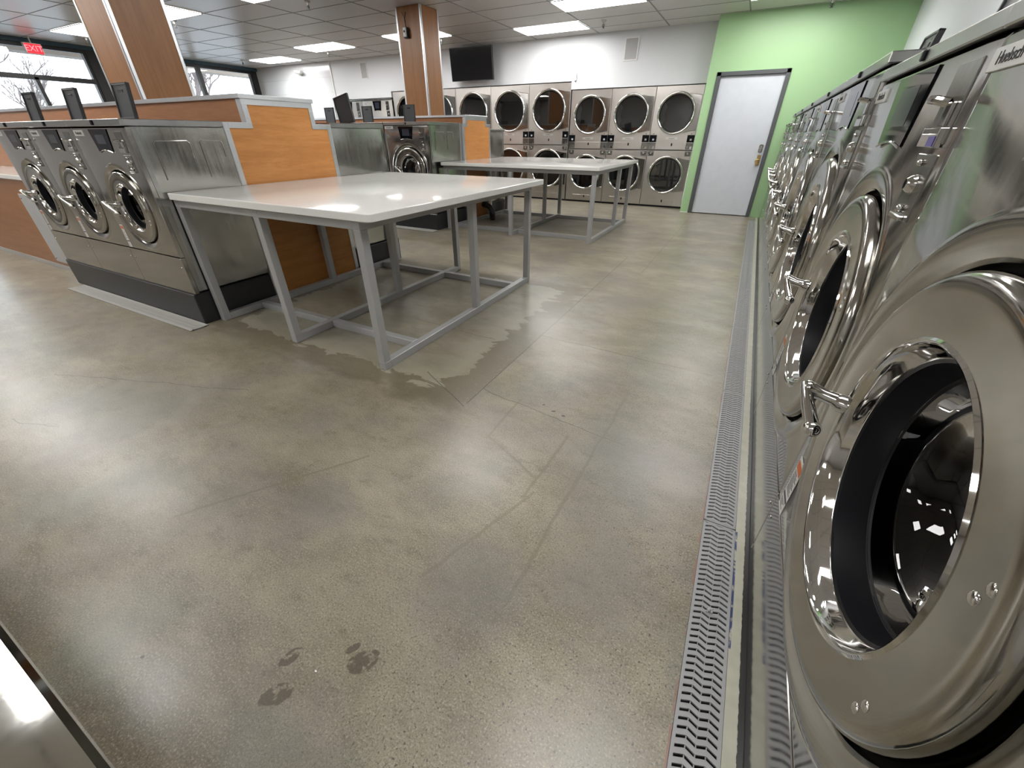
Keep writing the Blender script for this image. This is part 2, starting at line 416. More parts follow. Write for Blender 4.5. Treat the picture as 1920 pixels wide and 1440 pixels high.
# ------------------------------------------------------------------ mesh helpers
class MB:
    def __init__(s): s.v = []; s.f = []
    def add(s, vs, fs):
        o = len(s.v); s.v += [tuple(p) for p in vs]; s.f += [tuple(i + o for i in f) for f in fs]
    def box(s, x0, x1, y0, y1, z0, z1, skip=()):
        vs = [(x0, y0, z0), (x1, y0, z0), (x1, y1, z0), (x0, y1, z0), (x0, y0, z1), (x1, y0, z1), (x1, y1, z1), (x0, y1, z1)]
        fs = {'b': (0, 3, 2, 1), 't': (4, 5, 6, 7), 'f': (0, 1, 5, 4), 'k': (2, 3, 7, 6), 'l': (3, 0, 4, 7), 'r': (1, 2, 6, 5)}
        s.add(vs, [f for k, f in fs.items() if k not in skip]); return s
    def bbox(s, x0, x1, y0, y1, z0, z1, c=.003):
        # chamfered box
        vs = []; idx = {}
        for i, (sx_, x) in enumerate(((-1, x0), (1, x1))):
            for j, (sy_, y) in enumerate(((-1, y0), (1, y1))):
                for k, (sz_, z) in enumerate(((-1, z0), (1, z1))):
                    for a in range(3):
                        p = [x - sx_ * c, y - sy_ * c, z - sz_ * c]
                        p[a] = (x, y, z)[a]
                        idx[(i, j, k, a)] = len(vs); vs.append(tuple(p))
        fs = []
        for a in range(3):
            o = [q for q in range(3) if q != a]
            for side in (0, 1):
                loop = []
                for u, v_ in ((0, 0), (1, 0), (1, 1), (0, 1)):
                    k = [0, 0, 0]; k[a] = side; k[o[0]] = u; k[o[1]] = v_
                    loop.append(idx[(*k, a)])
                fs.append(loop)
        for a in range(3):   # edges along axis a
            o = [q for q in range(3) if q != a]
            for u in (0, 1):
                for v_ in (0, 1):
                    k0 = [0, 0, 0]; k1 = [0, 0, 0]
                    k0[a] = 0; k1[a] = 1
                    for k in (k0, k1): k[o[0]] = u; k[o[1]] = v_
                    fs.append([idx[(*k0, o[0])], idx[(*k1, o[0])], idx[(*k1, o[1])], idx[(*k0, o[1])]])
        for i in (0, 1):
            for j in (0, 1):
                for k in (0, 1):
                    fs.append([idx[(i, j, k, 0)], idx[(i, j, k, 1)], idx[(i, j, k, 2)]])
        s.add(vs, fs); return s
    def lathe(s, prof, cx=0, cz=0, seg=48, a0=0, a1=2 * PI, axis='y', base=(0, 0, 0)):
        full = abs(a1 - a0 - 2 * PI) < 1e-6
        n = seg if full else seg + 1
        vs = []; fs = []
        for r, h in prof:
            for i in range(n):
                a = a0 + (a1 - a0) * i / seg
                if axis == 'y': vs.append((cx + r * math.cos(a), h, cz + r * math.sin(a)))
                else: vs.append((cx + r * math.cos(a), cz + r * math.sin(a), h))
        for j in range(len(prof) - 1):
            for i in range(seg):
                k = (i + 1) % n
                fs.append((j * n + i, j * n + k, (j + 1) * n + k, (j + 1) * n + i))
        s.add(vs, fs); return s
    def tube(s, pts, r, seg=12, caps=True):
        pts = [Vector(p) for p in pts]
        rs = r if isinstance(r, (list, tuple)) else [r] * len(pts)
        vs = []; fs = []; prev = None
        for i, p in enumerate(pts):
            t = (pts[min(i + 1, len(pts) - 1)] - pts[max(i - 1, 0)]).normalized()
            if prev is None:
                u = t.orthogonal().normalized()
            else:
                u = (prev - t * prev.dot(t)).normalized()
            prev = u; v_ = t.cross(u)
            for k in range(seg):
                a = 2 * PI * k / seg
                vs.append(p + (u * math.cos(a) + v_ * math.sin(a)) * rs[i])
        for i in range(len(pts) - 1):
            for k in range(seg):
                q = (k + 1) % seg
                fs.append((i * seg + k, i * seg + q, (i + 1) * seg + q, (i + 1) * seg + k))
        if caps:
            fs.append(tuple(range(seg))[::-1]); fs.append(tuple((len(pts) - 1) * seg + k for k in range(seg)))
        s.add(vs, fs); return s
    def prism(s, poly, a0, a1, axis='y'):
        n = len(poly); vs = []
        for a in (a0, a1):
            for p in poly:
                if axis == 'y': vs.append((p[0], a, p[1]))
                elif axis == 'x': vs.append((a, p[0], p[1]))
                else: vs.append((p[0], p[1], a))
        fs = [tuple(range(n))[::-1], tuple(range(n, 2 * n))]
        for i in range(n):
            k = (i + 1) % n
            fs.append((i, k, n + k, n + i))
        s.add(vs, fs); return s
    def ball(s, c, r, seg=12, rings=8, sc_=(1, 1, 1)):
        vs = []; fs = []
        for j in range(rings + 1):
            t = PI * j / rings
            for i in range(seg):
                a = 2 * PI * i / seg
                vs.append((c[0] + r * sc_[0] * math.sin(t) * math.cos(a), c[1] + r * sc_[1] * math.sin(t) * math.sin(a), c[2] + r * sc_[2] * math.cos(t)))
        for j in range(rings):
            for i in range(seg):
                k = (i + 1) % seg
                fs.append((j * seg + i, (j + 1) * seg + i, (j + 1) * seg + k, j * seg + k))
        s.add(vs, fs); return s
    def build(s, name, mat, parent=None, smooth=35, loc=(0, 0, 0), rot=(0, 0, 0)):
        me = bpy.data.meshes.new(name)
        me.from_pydata(s.v, [], s.f)
        me.validate()
        import bmesh
        bm = bmesh.new(); bm.from_mesh(me)
        bmesh.ops.remove_doubles(bm, verts=bm.verts, dist=1e-6)
        bmesh.ops.recalc_face_normals(bm, faces=bm.faces)
        bm.to_mesh(me); bm.free()
        if smooth:
            me.polygons.foreach_set('use_smooth', [True] * len(me.polygons))
            me.set_sharp_from_angle(angle=math.radians(smooth))
        me.materials.append(MAT[mat] if isinstance(mat, str) else mat)
        o = bpy.data.objects.new(name, me)
        C.objects.link(o); o.location = loc; o.rotation_euler = rot
        if parent: o.parent = parent
        return o

def tag(o, label=None, cat=None, group=None, kind=None):
    if label: o['label'] = label
    if cat: o['category'] = cat
    if group: o['group'] = group
    if kind: o['kind'] = kind
    return o
def thing(name, loc, label, cat, rz=0, group=None):
    o = bpy.data.objects.new(name, None); o.empty_display_size = .05
    C.objects.link(o); o.location = loc; o.rotation_euler = (0, 0, rz)
    return tag(o, label, cat, group)
def children(o): return list(o.children)
def dup(root, loc, rz, label, group=None, skip=()):
    r = root.copy(); C.objects.link(r); r.location = loc; r.rotation_euler = (0, 0, rz)
    r['label'] = label
    if group: r['group'] = group
    for ch in CH[root.name]:
        if ch.name.split('.')[0] in skip: continue
        c_ = ch.copy(); C.objects.link(c_); c_.parent = r
        for g in CH.get(ch.name, []):
            d_ = g.copy(); C.objects.link(d_); d_.parent = c_
    return r
CH = {}
def reg(root):
    CH[root.name] = [o for o in C.objects if o.parent == root]
    for c_ in CH[root.name]:
        CH[c_.name] = [o for o in C.objects if o.parent == c_]
def struct(name, mb, mat, parent=None, **k):
    o = mb.build(name, mat, parent, **k)
    if not parent: o['kind'] = 'structure'
    return o
def textmesh(name, s, size, mat, parent, loc, rot, ext=.0006):
    cu = bpy.data.curves.new(name, 'FONT'); cu.body = s; cu.size = size; cu.extrude = ext
    cu.align_x = 'CENTER'; cu.align_y = 'CENTER'
    t = bpy.data.objects.new('tmp', cu); C.objects.link(t)
    bpy.context.view_layer.update()
    me = bpy.data.meshes.new_from_object(t.evaluated_get(bpy.context.evaluated_depsgraph_get()))
    bpy.data.objects.remove(t)
    me.materials.clear(); me.materials.append(MAT[mat])
    o = bpy.data.objects.new(name, me); C.objects.link(o); o.location = loc; o.rotation_euler = rot; o.parent = parent
    return o

# ------------------------------------------------------------------ room shell
CZ = 2.79
XL, XR, YN, YF = -12.9, 1.42, -5.0, 9.07
mb = MB()
gx0, gx1, gy0, gy1 = .165, .2745, -1.8, 8.28
for x0, x1, y0, y1 in ((XL - .2, gx0, YN, YF + 1.2), (gx1, XR, YN, YF + 1.2), (gx0, gx1, YN, gy0), (gx0, gx1, gy1, YF + 1.2)):
    mb.add([(x0, y0, 0), (x1, y0, 0), (x1, y1, 0), (x0, y1, 0)], [(0, 1, 2, 3)])
struct('floor', mb, 'floor', smooth=0)
mb = MB(); mb.box(gx0, gx1, gy0, gy1, -.07, 0, skip='t')
struct('trim_1', mb, 'trough', smooth=0)
struct('ceiling', MB().box(XL - .2, XR + .1, YN - .1, YF + .2, CZ, CZ + .06), 'ceiling', smooth=0)
# T-bar grid: bars along Y and X
mb = MB()
x = -3.03
xs = [-3.03 + 1.22 * k for k in range(-9, 5)]
ys = [8.02 + .61 * k for k in range(-24, 2)]
for x in xs:
    if XL < x < XR: mb.box(x - .009, x + .009, YN, YF, CZ - .003, CZ + .001)
for y in ys:
    if YN < y < YF: mb.box(XL, XR, y - .006, y + .006, CZ - .0025, CZ + .001)
struct('trim_2', mb, 'tbar', smooth=0)
# back wall: above dryers and left panelled part
mb = MB()
mb.box(-3.49, -1.0, YF - .01, YF + .9, 1.985, CZ)
mb.box(-8.06, -3.49, YF - .01, YF + .9, 2.115, CZ)
mb.box(-9.93, -8.06, YF - .01, YF + .9, 2.0, CZ)
struct('wall_back', mb, 'wall_white', smooth=0)
struct('wall_back_left', MB().box(XL, -10.04, YF - .02, YF + .3, 0, CZ).box(-10.04, -9.93, YF - .02, YF + .3, 2.0, CZ), 'frp', smooth=0)
struct('trim_3', MB().box(-9.945, -9.915, YF - .028, YF - .01, 2.0, CZ), 'white_plastic')
# green wall with door opening
gy = 8.67
mb = MB()
mb.box(-1.0, -.865, gy, gy + 1.3, 0, CZ)
mb.box(.165, XR, gy, gy + 1.3, 0, CZ)
mb.box(-.865, .165, gy, gy + 1.3, 2.085, CZ)
mb.box(-.865, .165, gy + .13, gy + 1.3, 0, 2.085)  # unseen backing added to stop light leaking in under the door
struct('wall_green', mb, 'wall_green', smooth=0)
struct('baseboard_green', MB().box(-1.0, -.87, gy - .004, gy, 0, .012), 'white_plastic')
struct('wall_right', MB().box(XR, XR + .1, YN, gy, 0, CZ), 'wall_white', smooth=0)
struct('wall_front', MB().box(XL, XR, YN - .1, YN, 0, CZ), 'wall_plain', smooth=0)
# door
dr = MB().bbox(-.80, .105, gy + .02, gy + .065, .012, 2.03, .002).build('door_1', 'door')
dr['kind'] = 'structure'
mb = MB()
mb.bbox(-.865, -.80, gy - .02, gy + .12, 0, 2.085, .004); mb.bbox(.105, .165, gy - .02, gy + .12, 0, 2.085, .004)
mb.bbox(-.865, .165, gy - .02, gy + .12, 2.03, 2.085, .004)
mb.build('door_frame', 'doorframe', dr)
mb = MB(); mb.lathe([(0, gy - .06), (.02, gy - .06), (.028, gy - .045), (.024, gy - .02), (.012, gy - .01), (.012, gy), (.034, gy + .003), (.034, gy + .021)], .045, .86, 20)
mb.bbox(.03, .085, gy + .004, gy + .02, .80, .95, .003)
tag(mb.build('door_knob', 'brass', dr), 'brass door knob and latch plate')
mb = MB(); mb.bbox(.018, .078, gy + .006, gy + .02, .985, 1.10, .012); mb.lathe([(0, gy - .02), (.022, gy - .02), (.025, gy - .01), (.025, gy + .01)], .048, 1.045, 20)
tag(mb.build('deadbolt', 'chrome', dr), 'chrome deadbolt')
mb = MB()
for z in (.25, 1.05, 1.8): mb.tube([(-.803, gy + .012, z - .05), (-.803, gy + .012, z + .05)], .007, 8)
mb.build('hinge', 'chrome', dr)

# ------------------------------------------------------------------ window wall
def window(n, y0, y1, zs, extra=()):
    """storefront bay: glass between z levels with black frame"""
    o = MB()
    x0, x1 = XL - .06, XL + .04
    f = .045
    o.box(x0, x1, y0, y0 + f, .1, 2.72); o.box(x0, x1, y1 - f, y1, .1, 2.72)
    for z in zs: o.box(x0, x1, y0 + f, y1 - f, z - .04, z + .04)
    for y in extra: o.box(x0, x1, y - .03, y + .03, .1, zs[1] if len(zs) > 2 else 2.72)
    r = o.build('window_%d' % n, 'frame_black', smooth=0); r['kind'] = 'structure'
    MB().box(XL - .012, XL - .004, y0 + .02, y1 - .02, .1, 2.72).build('glass', 'glass', r, smooth=0)
    return r
window(1, 5.98, 7.52, (.14, 2.70))
window(2, 7.52, 8.92, (.14, 2.70))
window(3, 1.6, 5.30, (.14, 2.19, 2.70), (4.33,))
struct('wall_left_unseen', MB().box(XL - .1, XL + .03, YN, 1.6, .1, 2.72), 'wall_dim', smooth=0)  # unseen stretch made solid so island washer fronts mirror no windows there
mb = MB()
mb.box(XL - .1, XL + .06, 5.30, 5.98, 0, 2.72)
mb.box(XL - .1, XL + .06, 8.92, YF, 0, 2.72)
struct('wall_left', mb, 'frame_black', smooth=0)
struct('wall_left_sill', MB().box(XL - .1, XL + .02, YN, YF, 0, .1), 'frame_black', smooth=0)
struct('trim_4', MB().box(XL - .1, XL + .12, YN, YF, 2.72, CZ), 'header', smooth=0)
# outside
struct('ground', MB().box(-90, XL - .2, -60, 70, -.25, -.12), 'asphalt', smooth=0)
struct('trim_5', MB().box(-15.9, -15.4, -12, 14, 2.86, 3.35), 'fascia', smooth=0)
struct('trim_6', MB().box(-15.4, XL - .1, -12, 14, 3.3, 3.4), 'fascia', smooth=0)

def bare_tree(x, y, h, seed, label):
    rnd = random.Random(seed); mb = MB()
    def br(p, d, L, r, n):
        q = p + d * L
        mid = p + d * L * .5 + Vector([rnd.uniform(-.06, .06) * L for _ in range(3)])
        mb.tube([p, mid, q], [r, r * .85, r * .7], 5, False)
        if n == 0: return
        for _ in range(3 if n > 1 else 4):
            e = (d + Vector([rnd.uniform(-.75, .75), rnd.uniform(-.75, .75), rnd.uniform(-.1, .65)])).normalized()
            br(q if rnd.random() > .35 else mid, e, L * rnd.uniform(.6, .85), r * .62, n - 1)
    br(Vector((0, 0, 0)), Vector((0, 0, 1)), h * .3, h * .022, 5)
    o = mb.build('bare_tree', 'bark', loc=(x, y, -.12), smooth=0)
    tag(o, label, 'tree', 'bare trees outside the windows')
bare_tree(-24, 13.3, 6.2, 3, 'small leafless tree seen through the window right of the near wooden column')
bare_tree(-20, 4.2, 5.6, 5, 'leafless tree outside, behind the glowing exit sign')
bare_tree(-27, 7.0, 6.5, 8, 'leafless tree outside, left of the three raised black lids at far left')
bare_tree(-30, 9.4, 5.0, 11, 'leafless tree outside, between black window post and exit sign')
def shrub(x, y, s, label):
    rnd = random.Random(int(x * 7 + y)); mb = MB()
    for i in range(900):
        a = rnd.uniform(0, 2 * PI); t = math.acos(rnd.uniform(-.2, 1)); r = s * rnd.uniform(.7, 1)
        p = Vector((r * math.sin(t) * math.cos(a), r * math.sin(t) * math.sin(a), r * math.cos(t) * 1.1 + .2 * s))
        u = Vector([rnd.uniform(-1, 1) for _ in range(3)]).normalized() * .12 * s; v_ = u.orthogonal().normalized() * .05 * s
        mb.add([p - u, p + v_, p + u, p - v_], [(0, 1, 2, 3)])
    o = mb.build('shrub', 'shrub', loc=(x, y, -.12), smooth=0)
    tag(o, label, 'shrub')
shrub(-24.5, 5.2, 1.9, 'round green shrub outside, low behind the leftmost window corner')

# ------------------------------------------------------------------ ceiling fixtures
lx0 = -3.03
def light_fixture(col, y0, label):
    x0 = lx0 + 1.22 * col
    t = thing('ceiling_light', (x0 + .61, y0 + .305, CZ - .004), label, 'ceiling light', 0, 'fluorescent ceiling panels')
    MB().box(-.585, .585, -.280, .280, -.012, -.004).build('diffuser', LAMP_ME, t, smooth=0) if False else None
    mb = MB()
    mb.box(-.60, .60, -.295, -.283, -.010, 0); mb.box(-.60, .60, .283, .295, -.010, 0)
    mb.box(-.60, -.588, -.283, .283, -.010, 0); mb.box(.588, .60, -.283, .283, -.010, 0)
    mb.build('frame', 'white_plastic', t, smooth=0)
    MB().box(-.588, .588, -.283, .283, -.008, -.002).build('diffuser', 'lamp', t, smooth=0)
FIX = [(-1, 8.02, 'lit ceiling panel above the dryers, right of the wall-mounted television'),
       (0, 6.80, 'lit ceiling panel at the top edge, above the far folding table'),
       (2, 7.41, 'lit ceiling panel at the top edge, in front of the green wall'),
       (-3, 7.41, 'lit ceiling panel partly hidden behind the far wooden column'),
       (-5, 7.41, 'lit ceiling panel left of the far wooden column, above the far washer island'),
       (-7, 8.02, 'farthest lit ceiling panel, by the glossy white wall and the windows'),
       (-5, 4.36, 'lit ceiling panel just right of the near wooden column'),
       (-7, 4.36, 'lit ceiling panel left of the near wooden column, near the exit sign'),
       (-3, 4.36, 'lit ceiling panel at the top edge, between the two wooden columns'),
       (0, 3.14, 'ceiling panel overhead beside the near folding table, outside the photo'),
       (-1, -.52, 'ceiling panel overhead left of the photographer, outside the photo'),
       (2, 4.36, 'ceiling panel over the middle of the washer row, outside the photo'),
       (2, .70, 'ceiling panel over the nearest washer, outside the photo'),
       (-3, .70, 'ceiling panel in front of the near washer island, outside the photo'),
       (-5, .70, 'ceiling panel in front of the near island counter, outside the photo'),
       (-7, .70, 'ceiling panel by the front windows, outside the photo'),
       (2, -2.96, 'unseen fill ceiling panel behind the photographer by the right wall'),  # from here on: unseen panels added as fill light
       (0, -4.18, 'unseen fill ceiling panel behind the photographer, middle'),
       (-3, -2.96, 'unseen fill ceiling panel behind the photographer, left of middle'),
       (-6, -2.96, 'unseen fill ceiling panel behind the photographer by the windows')]
for f_ in FIX: light_fixture(*f_)

def sprinkler(x, y, label):
    t = thing('sprinkler_head', (x, y, CZ - .004), label, 'sprinkler head', 0, 'sprinkler heads on the ceiling')
    MB().lathe([(0, 0), (.04, 0), (.036, -.012), (.016, -.016), (.014, -.045), (0, -.045)], 0, 0, 16, axis='z').build('escutcheon', 'camwhite', t)
    mb = MB(); mb.tube([(.012, 0, -.04), (.02, 0, -.065), (0, 0, -.085)], .004, 6); mb.tube([(-.012, 0, -.04), (-.02, 0, -.065), (0, 0, -.085)], .004, 6)
    mb.lathe([(0, -.085), (.022, -.088), (.022, -.092), (0, -.092)], 0, 0, 14, axis='z')
    mb.tube([(0, 0, -.04), (0, 0, -.09)], .007, 8)
    mb.build('deflector', 'pipe', t)
for a in ((-5.96, 5.25, 'sprinkler head at the top edge, left of the far wooden column'),
          (-8.87, 8.10, 'sprinkler head above the small wall vent left of the far column'),
          (-5.81, 8.11, 'sprinkler head just right of the far wooden column'),
          (.41, 8.45, 'sprinkler head at the top edge in front of the green wall'),
          (-8.78, 4.99, 'sprinkler head touching the right edge of the near wooden column'),
          (-2.68, 8.20, 'sprinkler head right of the television, under the ceiling'),
          (-11.66, 4.92, 'sprinkler head left of the near wooden column'),
          (-11.7, 7.96, 'sprinkler head at the far corner by the windows')):
    sprinkler(*a)

# exit sign
t = thing('exit_sign', (-12.55, 4.27, 2.52), 'red glowing EXIT sign hanging in front of the window', 'exit sign')
MB().bbox(-.03, .03, -.01, .25, 0, .17, .004).build('housing', 'camwhite', t)
MB().box(.030, .033, .005, .235, .012, .158).build('face', 'exit_face', t, smooth=0)
textmesh('lettering', 'EXIT', .125, 'exit_text', t, (.0345, .12, .085), (PI / 2, 0, PI / 2))
MB().tube([(0, .12, .168), (0, .12, .2715)], .012, 8).build('mount', 'camwhite', t)

# wall items
def speaker(x0, x1, z0, z1, label):
    t = thing('wall_speaker', ((x0 + x1) / 2, YF - .01, z0), label, 'wall speaker', 0, 'flush wall speakers')
    w2, h = (x1 - x0) / 2, z1 - z0
    mb = MB(); mb.box(-w2, w2, -.012, 0, 0, .02); mb.box(-w2, w2, -.012, 0, h - .02, h); mb.box(-w2, -w2 + .02, -.012, 0, .02, h - .02); mb.box(w2 - .02, w2, -.012, 0, .02, h - .02)
    mb.build('frame', 'white_plastic', t)
    MB().box(-w2 + .02, w2 - .02, -.008, 0, .02, h - .02).build('grille', 'speaker', t)
speaker(-2.53, -2.28, 2.36, 2.69, 'flush grey wall speaker above the right-hand dryers')
speaker(-8.93, -8.71, 2.38, 2.71, 'flush grey wall speaker left of the far wooden column')
t = thing('wall_conduit', (-3.41, YF - .01, 2.115), 'short white conduit stub on the wall where the dryer heights change', 'conduit')
MB().bbox(-.02, .02, -.03, 0, 0, .12, .004).build('conduit_cover', 'white_plastic', t)
# television
t = thing('television', (-5.62, 8.84, 2.47), 'flat black wall-mounted television tilted down above the dryers', 'television', .06)
e = t
mb = MB(); mb.bbox(-.49, .49, -.02, .025, -.275, .275, .004)
body = mb.build('bezel', 'frame_black', t, rot=(-.06, 0, 0)); body.rotation_euler = (.10, 0, 0)
s_ = MB().box(-.477, .477, -.0215, -.019, -.262, .262).build('screen', 'tv', t, smooth=0); s_.rotation_euler = (.10, 0, 0)
mb = MB(); mb.bbox(-.12, .12, .02, .07, -.1, .1); mb.bbox(-.03, .03, .06, .215, -.04, .04)
mb.build('wall_bracket', 'frame_black', t)
# security camera on wall
t = thing('security_camera', (-11.0, YF - .02, 2.60), 'small white security camera on the glossy white wall', 'security camera')
MB().lathe([(0, -.03), (.05, -.03), (.06, -.01), (.06, 0)], 0, 0, 20).build('mount', 'camwhite', t)
MB().tube([(0, -.03, 0), (-.06, -.09, .02)], .014, 8).build('arm', 'camwhite', t)
MB().tube([(.12, -.12, .0), (-.10, -.12, .03)], .035, 12).build('camera_body', 'camwhite', t)
MB().tube([(-.10, -.12, .03), (-.112, -.12, .0316)], .028, 12).build('lens', 'black', t)

# ------------------------------------------------------------------ washer builder
def washer(name, loc, rz, label, P, group, lid=True):
    """front on local y=0 facing -y, x to the right as seen from the front"""
    w, h, dep, z0 = P['w'], P['h'], P['dep'], P.get('z0', 0.0)
    zs, zc, Re, Rd, Rp = P['zs'], P['zc'], P['Re'], P['Rd'], P['Rp']
    k = Rd / .36
    ch = P.get('cap', .035)
    zt = h - ch
    hw = w / 2 - .003
    t = thing(name, loc, label, 'washing machine', rz, group)
    # body: open fronted shell
    mb = MB(); mb.box(-hw, hw, .028, dep, z0 + .02, zt, skip='f')
    mb.build('body', P.get('side', 'steel_side'), t, smooth=0)
    # front panel with raised ring and recess round the door
    Rh = Rd + .012 * k
    angs = [2 * PI * i / 96 for i in range(96)]
    x0, x1, za, zb = -hw, hw, zs + .002, zt - .003
    for cx_, cz_ in ((x0, za), (x1, za), (x1, zb), (x0, zb)):
        a = math.atan2(cz_ - zc, cx_) % (2 * PI)
        i = min(range(len(angs)), key=lambda q: abs(angs[q] - a)); angs[i] = a
    angs.sort(); n = len(angs)
    prof = [(Rh, .030), (Rh, .012), (Rh + .006 * k, .006), (Rd + .42 * (Re - Rd), .001), (Re - .022 * k, -.004), (Re - .010 * k, -.0055), (Re, -.003), (Re + .008 * k, 0)]
    vs = []; fs = []
    for r, y in prof:
        for a in angs: vs.append((r * math.cos(a), y, zc + r * math.sin(a)))
    def edge(a, ins=0.0):
        ca, sa = math.cos(a), math.sin(a); tt = 1e9
        if ca > 1e-9: tt = min(tt, (x1 - ins) / ca)
        if ca < -1e-9: tt = min(tt, (x0 + ins) / ca)
        if sa > 1e-9: tt = min(tt, (zb - ins - zc) / sa)
        if sa < -1e-9: tt = min(tt, (za + ins - zc) / sa)
        return tt
    for ins, y in ((.014, 0.0), (.004, .001), (0, .006), (0, .03)):
        for a in angs:
            r = max(edge(a, ins), 0); r = max(r, Re + .009 * k if ins > .01 else 0) if edge(a, 0) > Re + .012 * k else edge(a, ins)
            vs.append((r * math.cos(a), y, zc + r * math.sin(a)))
    for j in range(len(prof) + 3):
        for i in range(n):
            q = (i + 1) % n
            fs.append((j * n + i, j * n + q, (j + 1) * n + q, (j + 1) * n + i))
    mb = MB(); mb.add(vs, fs)
    fp = mb.build('front_panel', P.get('front', 'steel'), t, smooth=24)
    # lower panel
    lp = MB().bbox(-hw, hw, 0, .03, z0 + .004, zs - .002, .002).build('lower_panel', P.get('front', 'steel'), t)
    mb = MB()
    for sx_ in (-1, 1): mb.ball((sx_ * (hw - .03), -.001, zs - .07), .005, 8, 6, (1, .6, 1))
    mb.build('screw', 'chrome', lp)
    # cap
    mb = MB(); mb.bbox(-hw - .001, hw + .001, -.012, dep + .005, zt + .003, h, .003)
    cp = mb.build('top_cap', 'cap', t)
    mb = MB(); mb.bbox(.0, .018, -.019, -.011, zt + .008, h - .004, .003)
    mb.build('cap_lock', 'black', cp)
    # dark gasket ring and drum
    d1 = min(.46, dep - .08)
    mb = MB(); mb.lathe([(Rh + .004, .0295), (Rp * .96, .032), (Rp * .96, .09), (Rp * .97, .10)], 0, zc, 64)
    mb.build('gasket', 'gap', t)
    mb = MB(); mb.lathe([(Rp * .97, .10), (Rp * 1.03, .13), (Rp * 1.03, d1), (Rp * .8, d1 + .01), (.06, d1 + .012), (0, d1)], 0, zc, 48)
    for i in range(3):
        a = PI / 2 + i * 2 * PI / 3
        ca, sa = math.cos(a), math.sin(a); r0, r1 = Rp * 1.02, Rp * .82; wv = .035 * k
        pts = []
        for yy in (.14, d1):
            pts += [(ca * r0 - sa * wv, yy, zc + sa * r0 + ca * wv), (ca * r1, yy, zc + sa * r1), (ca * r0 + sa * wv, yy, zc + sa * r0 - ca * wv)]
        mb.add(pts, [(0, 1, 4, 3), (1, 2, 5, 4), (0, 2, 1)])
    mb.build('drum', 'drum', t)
    # door
    mb = MB()
    fy = -.018 * k
    mb.lathe([(Rd - .02 * k, .024), (Rd, .020), (Rd + .001, .004), (Rd - .001 * k, fy + .012 * k), (Rd - .005 * k, fy + .005 * k), (Rd - .012 * k, fy + .001), (Rd - .022 * k, fy - .001), (Rd - .030 * k, fy - .001), (Rd - .038 * k, fy), (Rp + .03 * k, fy + .001), (Rp + .005 * k, fy + .001)], 0, zc, 96)
    door = mb.build('door', P.get('doorm', 'chrome_face'), t, smooth=45)
    mb = MB(); mb.lathe([(Rp + .005 * k, fy + .001), (Rp + .001 * k, fy - .003 * k), (Rp - .003 * k, fy - .001 * k), (Rp - .006 * k, fy + .006 * k), (Rp - .010 * k, fy + .020 * k),
                         (Rp - .013 * k, fy + .022 * k), (Rp - .019 * k, fy + .036 * k), (Rp - .022 * k, fy + .038 * k)], 0, zc, 96)
    tag(mb.build('door_bezel', 'chrome', door, smooth=50), 'bright chrome ring around the glass')
    ri = Rp - .022 * k; yi = fy + .038 * k
    mb = MB(); mb.lathe([(ri, yi), (ri - .006 * k, yi + .003), (ri - .010 * k, yi + .055 * k), (ri - .016 * k, yi + .06 * k)], 0, zc, 64)
    mb.build('door_seal', 'black', door)
    yi += .056 * k
    mb = MB(); rg_ = ri - .012 * k
    mb.lathe([(rg_, yi), (rg_ * .97, yi + .035 * k), (rg_ * .93, yi + .06 * k), (rg_ * .86, yi + .07 * k), (rg_ * .80, yi + .09 * k), (rg_ * .66, yi + .115 * k), (rg_ * .6, yi + .118 * k), (rg_ * .35, yi + .122 * k), (0, yi + .124 * k)], 0, zc, 64)
    tag(mb.build('glass_bowl', 'bowl', door, smooth=60), 'dark glass bowl')
    for dz in (-.135, .125):
        for q in (-.011, .011):
            mb = MB(); mb.ball((.288 * k + (.004 if q > 0 else -.004), fy + .001, zc + dz * k + q * 1.15), .0085 * max(k, .8), 12, 8, (1, .5, 1))
            mb.build('hinge_rivet', 'chrome', door)
    # handle: post from the door edge, arm outwards, grip bent back down
    hx = -(Rp + .006 * k); zh = zc + .02
    mb = MB()
    mb.tube([(hx + .006, fy + .004, zh - .004), (hx + .002, fy - .012, zh - .002), (hx, fy - .020, zh)], [.021, .020, .016], 14)
    mb.tube([(hx, fy - .018, zh), (hx - .005, fy - .042, zh + .003), (hx - .010, fy - .068, zh + .010)], [.016, .0145, .0165], 14)
    mb.ball((hx - .010, fy - .070, zh + .011), .0165, 14, 8)
    mb.tube([(hx - .014, fy - .078, zh + .020), (hx + .018, fy - .066, zh - .014), (hx + .052, fy - .050, zh - .048)], [.0095, .013, .0145], 12)
    mb.ball((hx + .055, fy - .049, zh - .052), .0185, 14, 8)
    tag(mb.build('door_handle', 'chrome', door, smooth=60), 'chrome bent lever handle')
    # display
    s = w / .9 * .5 + .5
    dt = zt - .012; db = dt - P.get('dh', .16)
    xl, xr = P.get('dx', (-.19, .14))
    ins = (xr - xl) * .12
    arc = [(xl + ins + (xr - xl - 2 * ins) * i / 8, db + .013 * math.sin(PI * i / 8)) for i in range(9)]
    poly = arc + [(xr, dt), (xl, dt)]
    mb = MB(); mb.prism(poly, -.004, .002)
    dsp = mb.build('display', 'screen', t, smooth=0)
    mb = MB(); mb.box((xl + xr) / 2 - (xr - xl) * .24, (xl + xr) / 2 + (xr - xl) * .24, -.0048, -.0035, db + .045, dt - .03)
    mb.build('lcd', 'lcd', dsp, smooth=0)
    mb = MB(); mb.tube([(p[0], -.005, p[1] - .003) for p in arc], .0028, 6)
    mb.build('display_lip', 'chrome', dsp)
    # coin slot
    ca_, cb_ = P.get('cx', (.28, .40)); c0 = (ca_ + cb_) / 2; cw = (cb_ - ca_) / 2
    ct = dt - .015; cm = ct - P.get('dh', .16) * .85
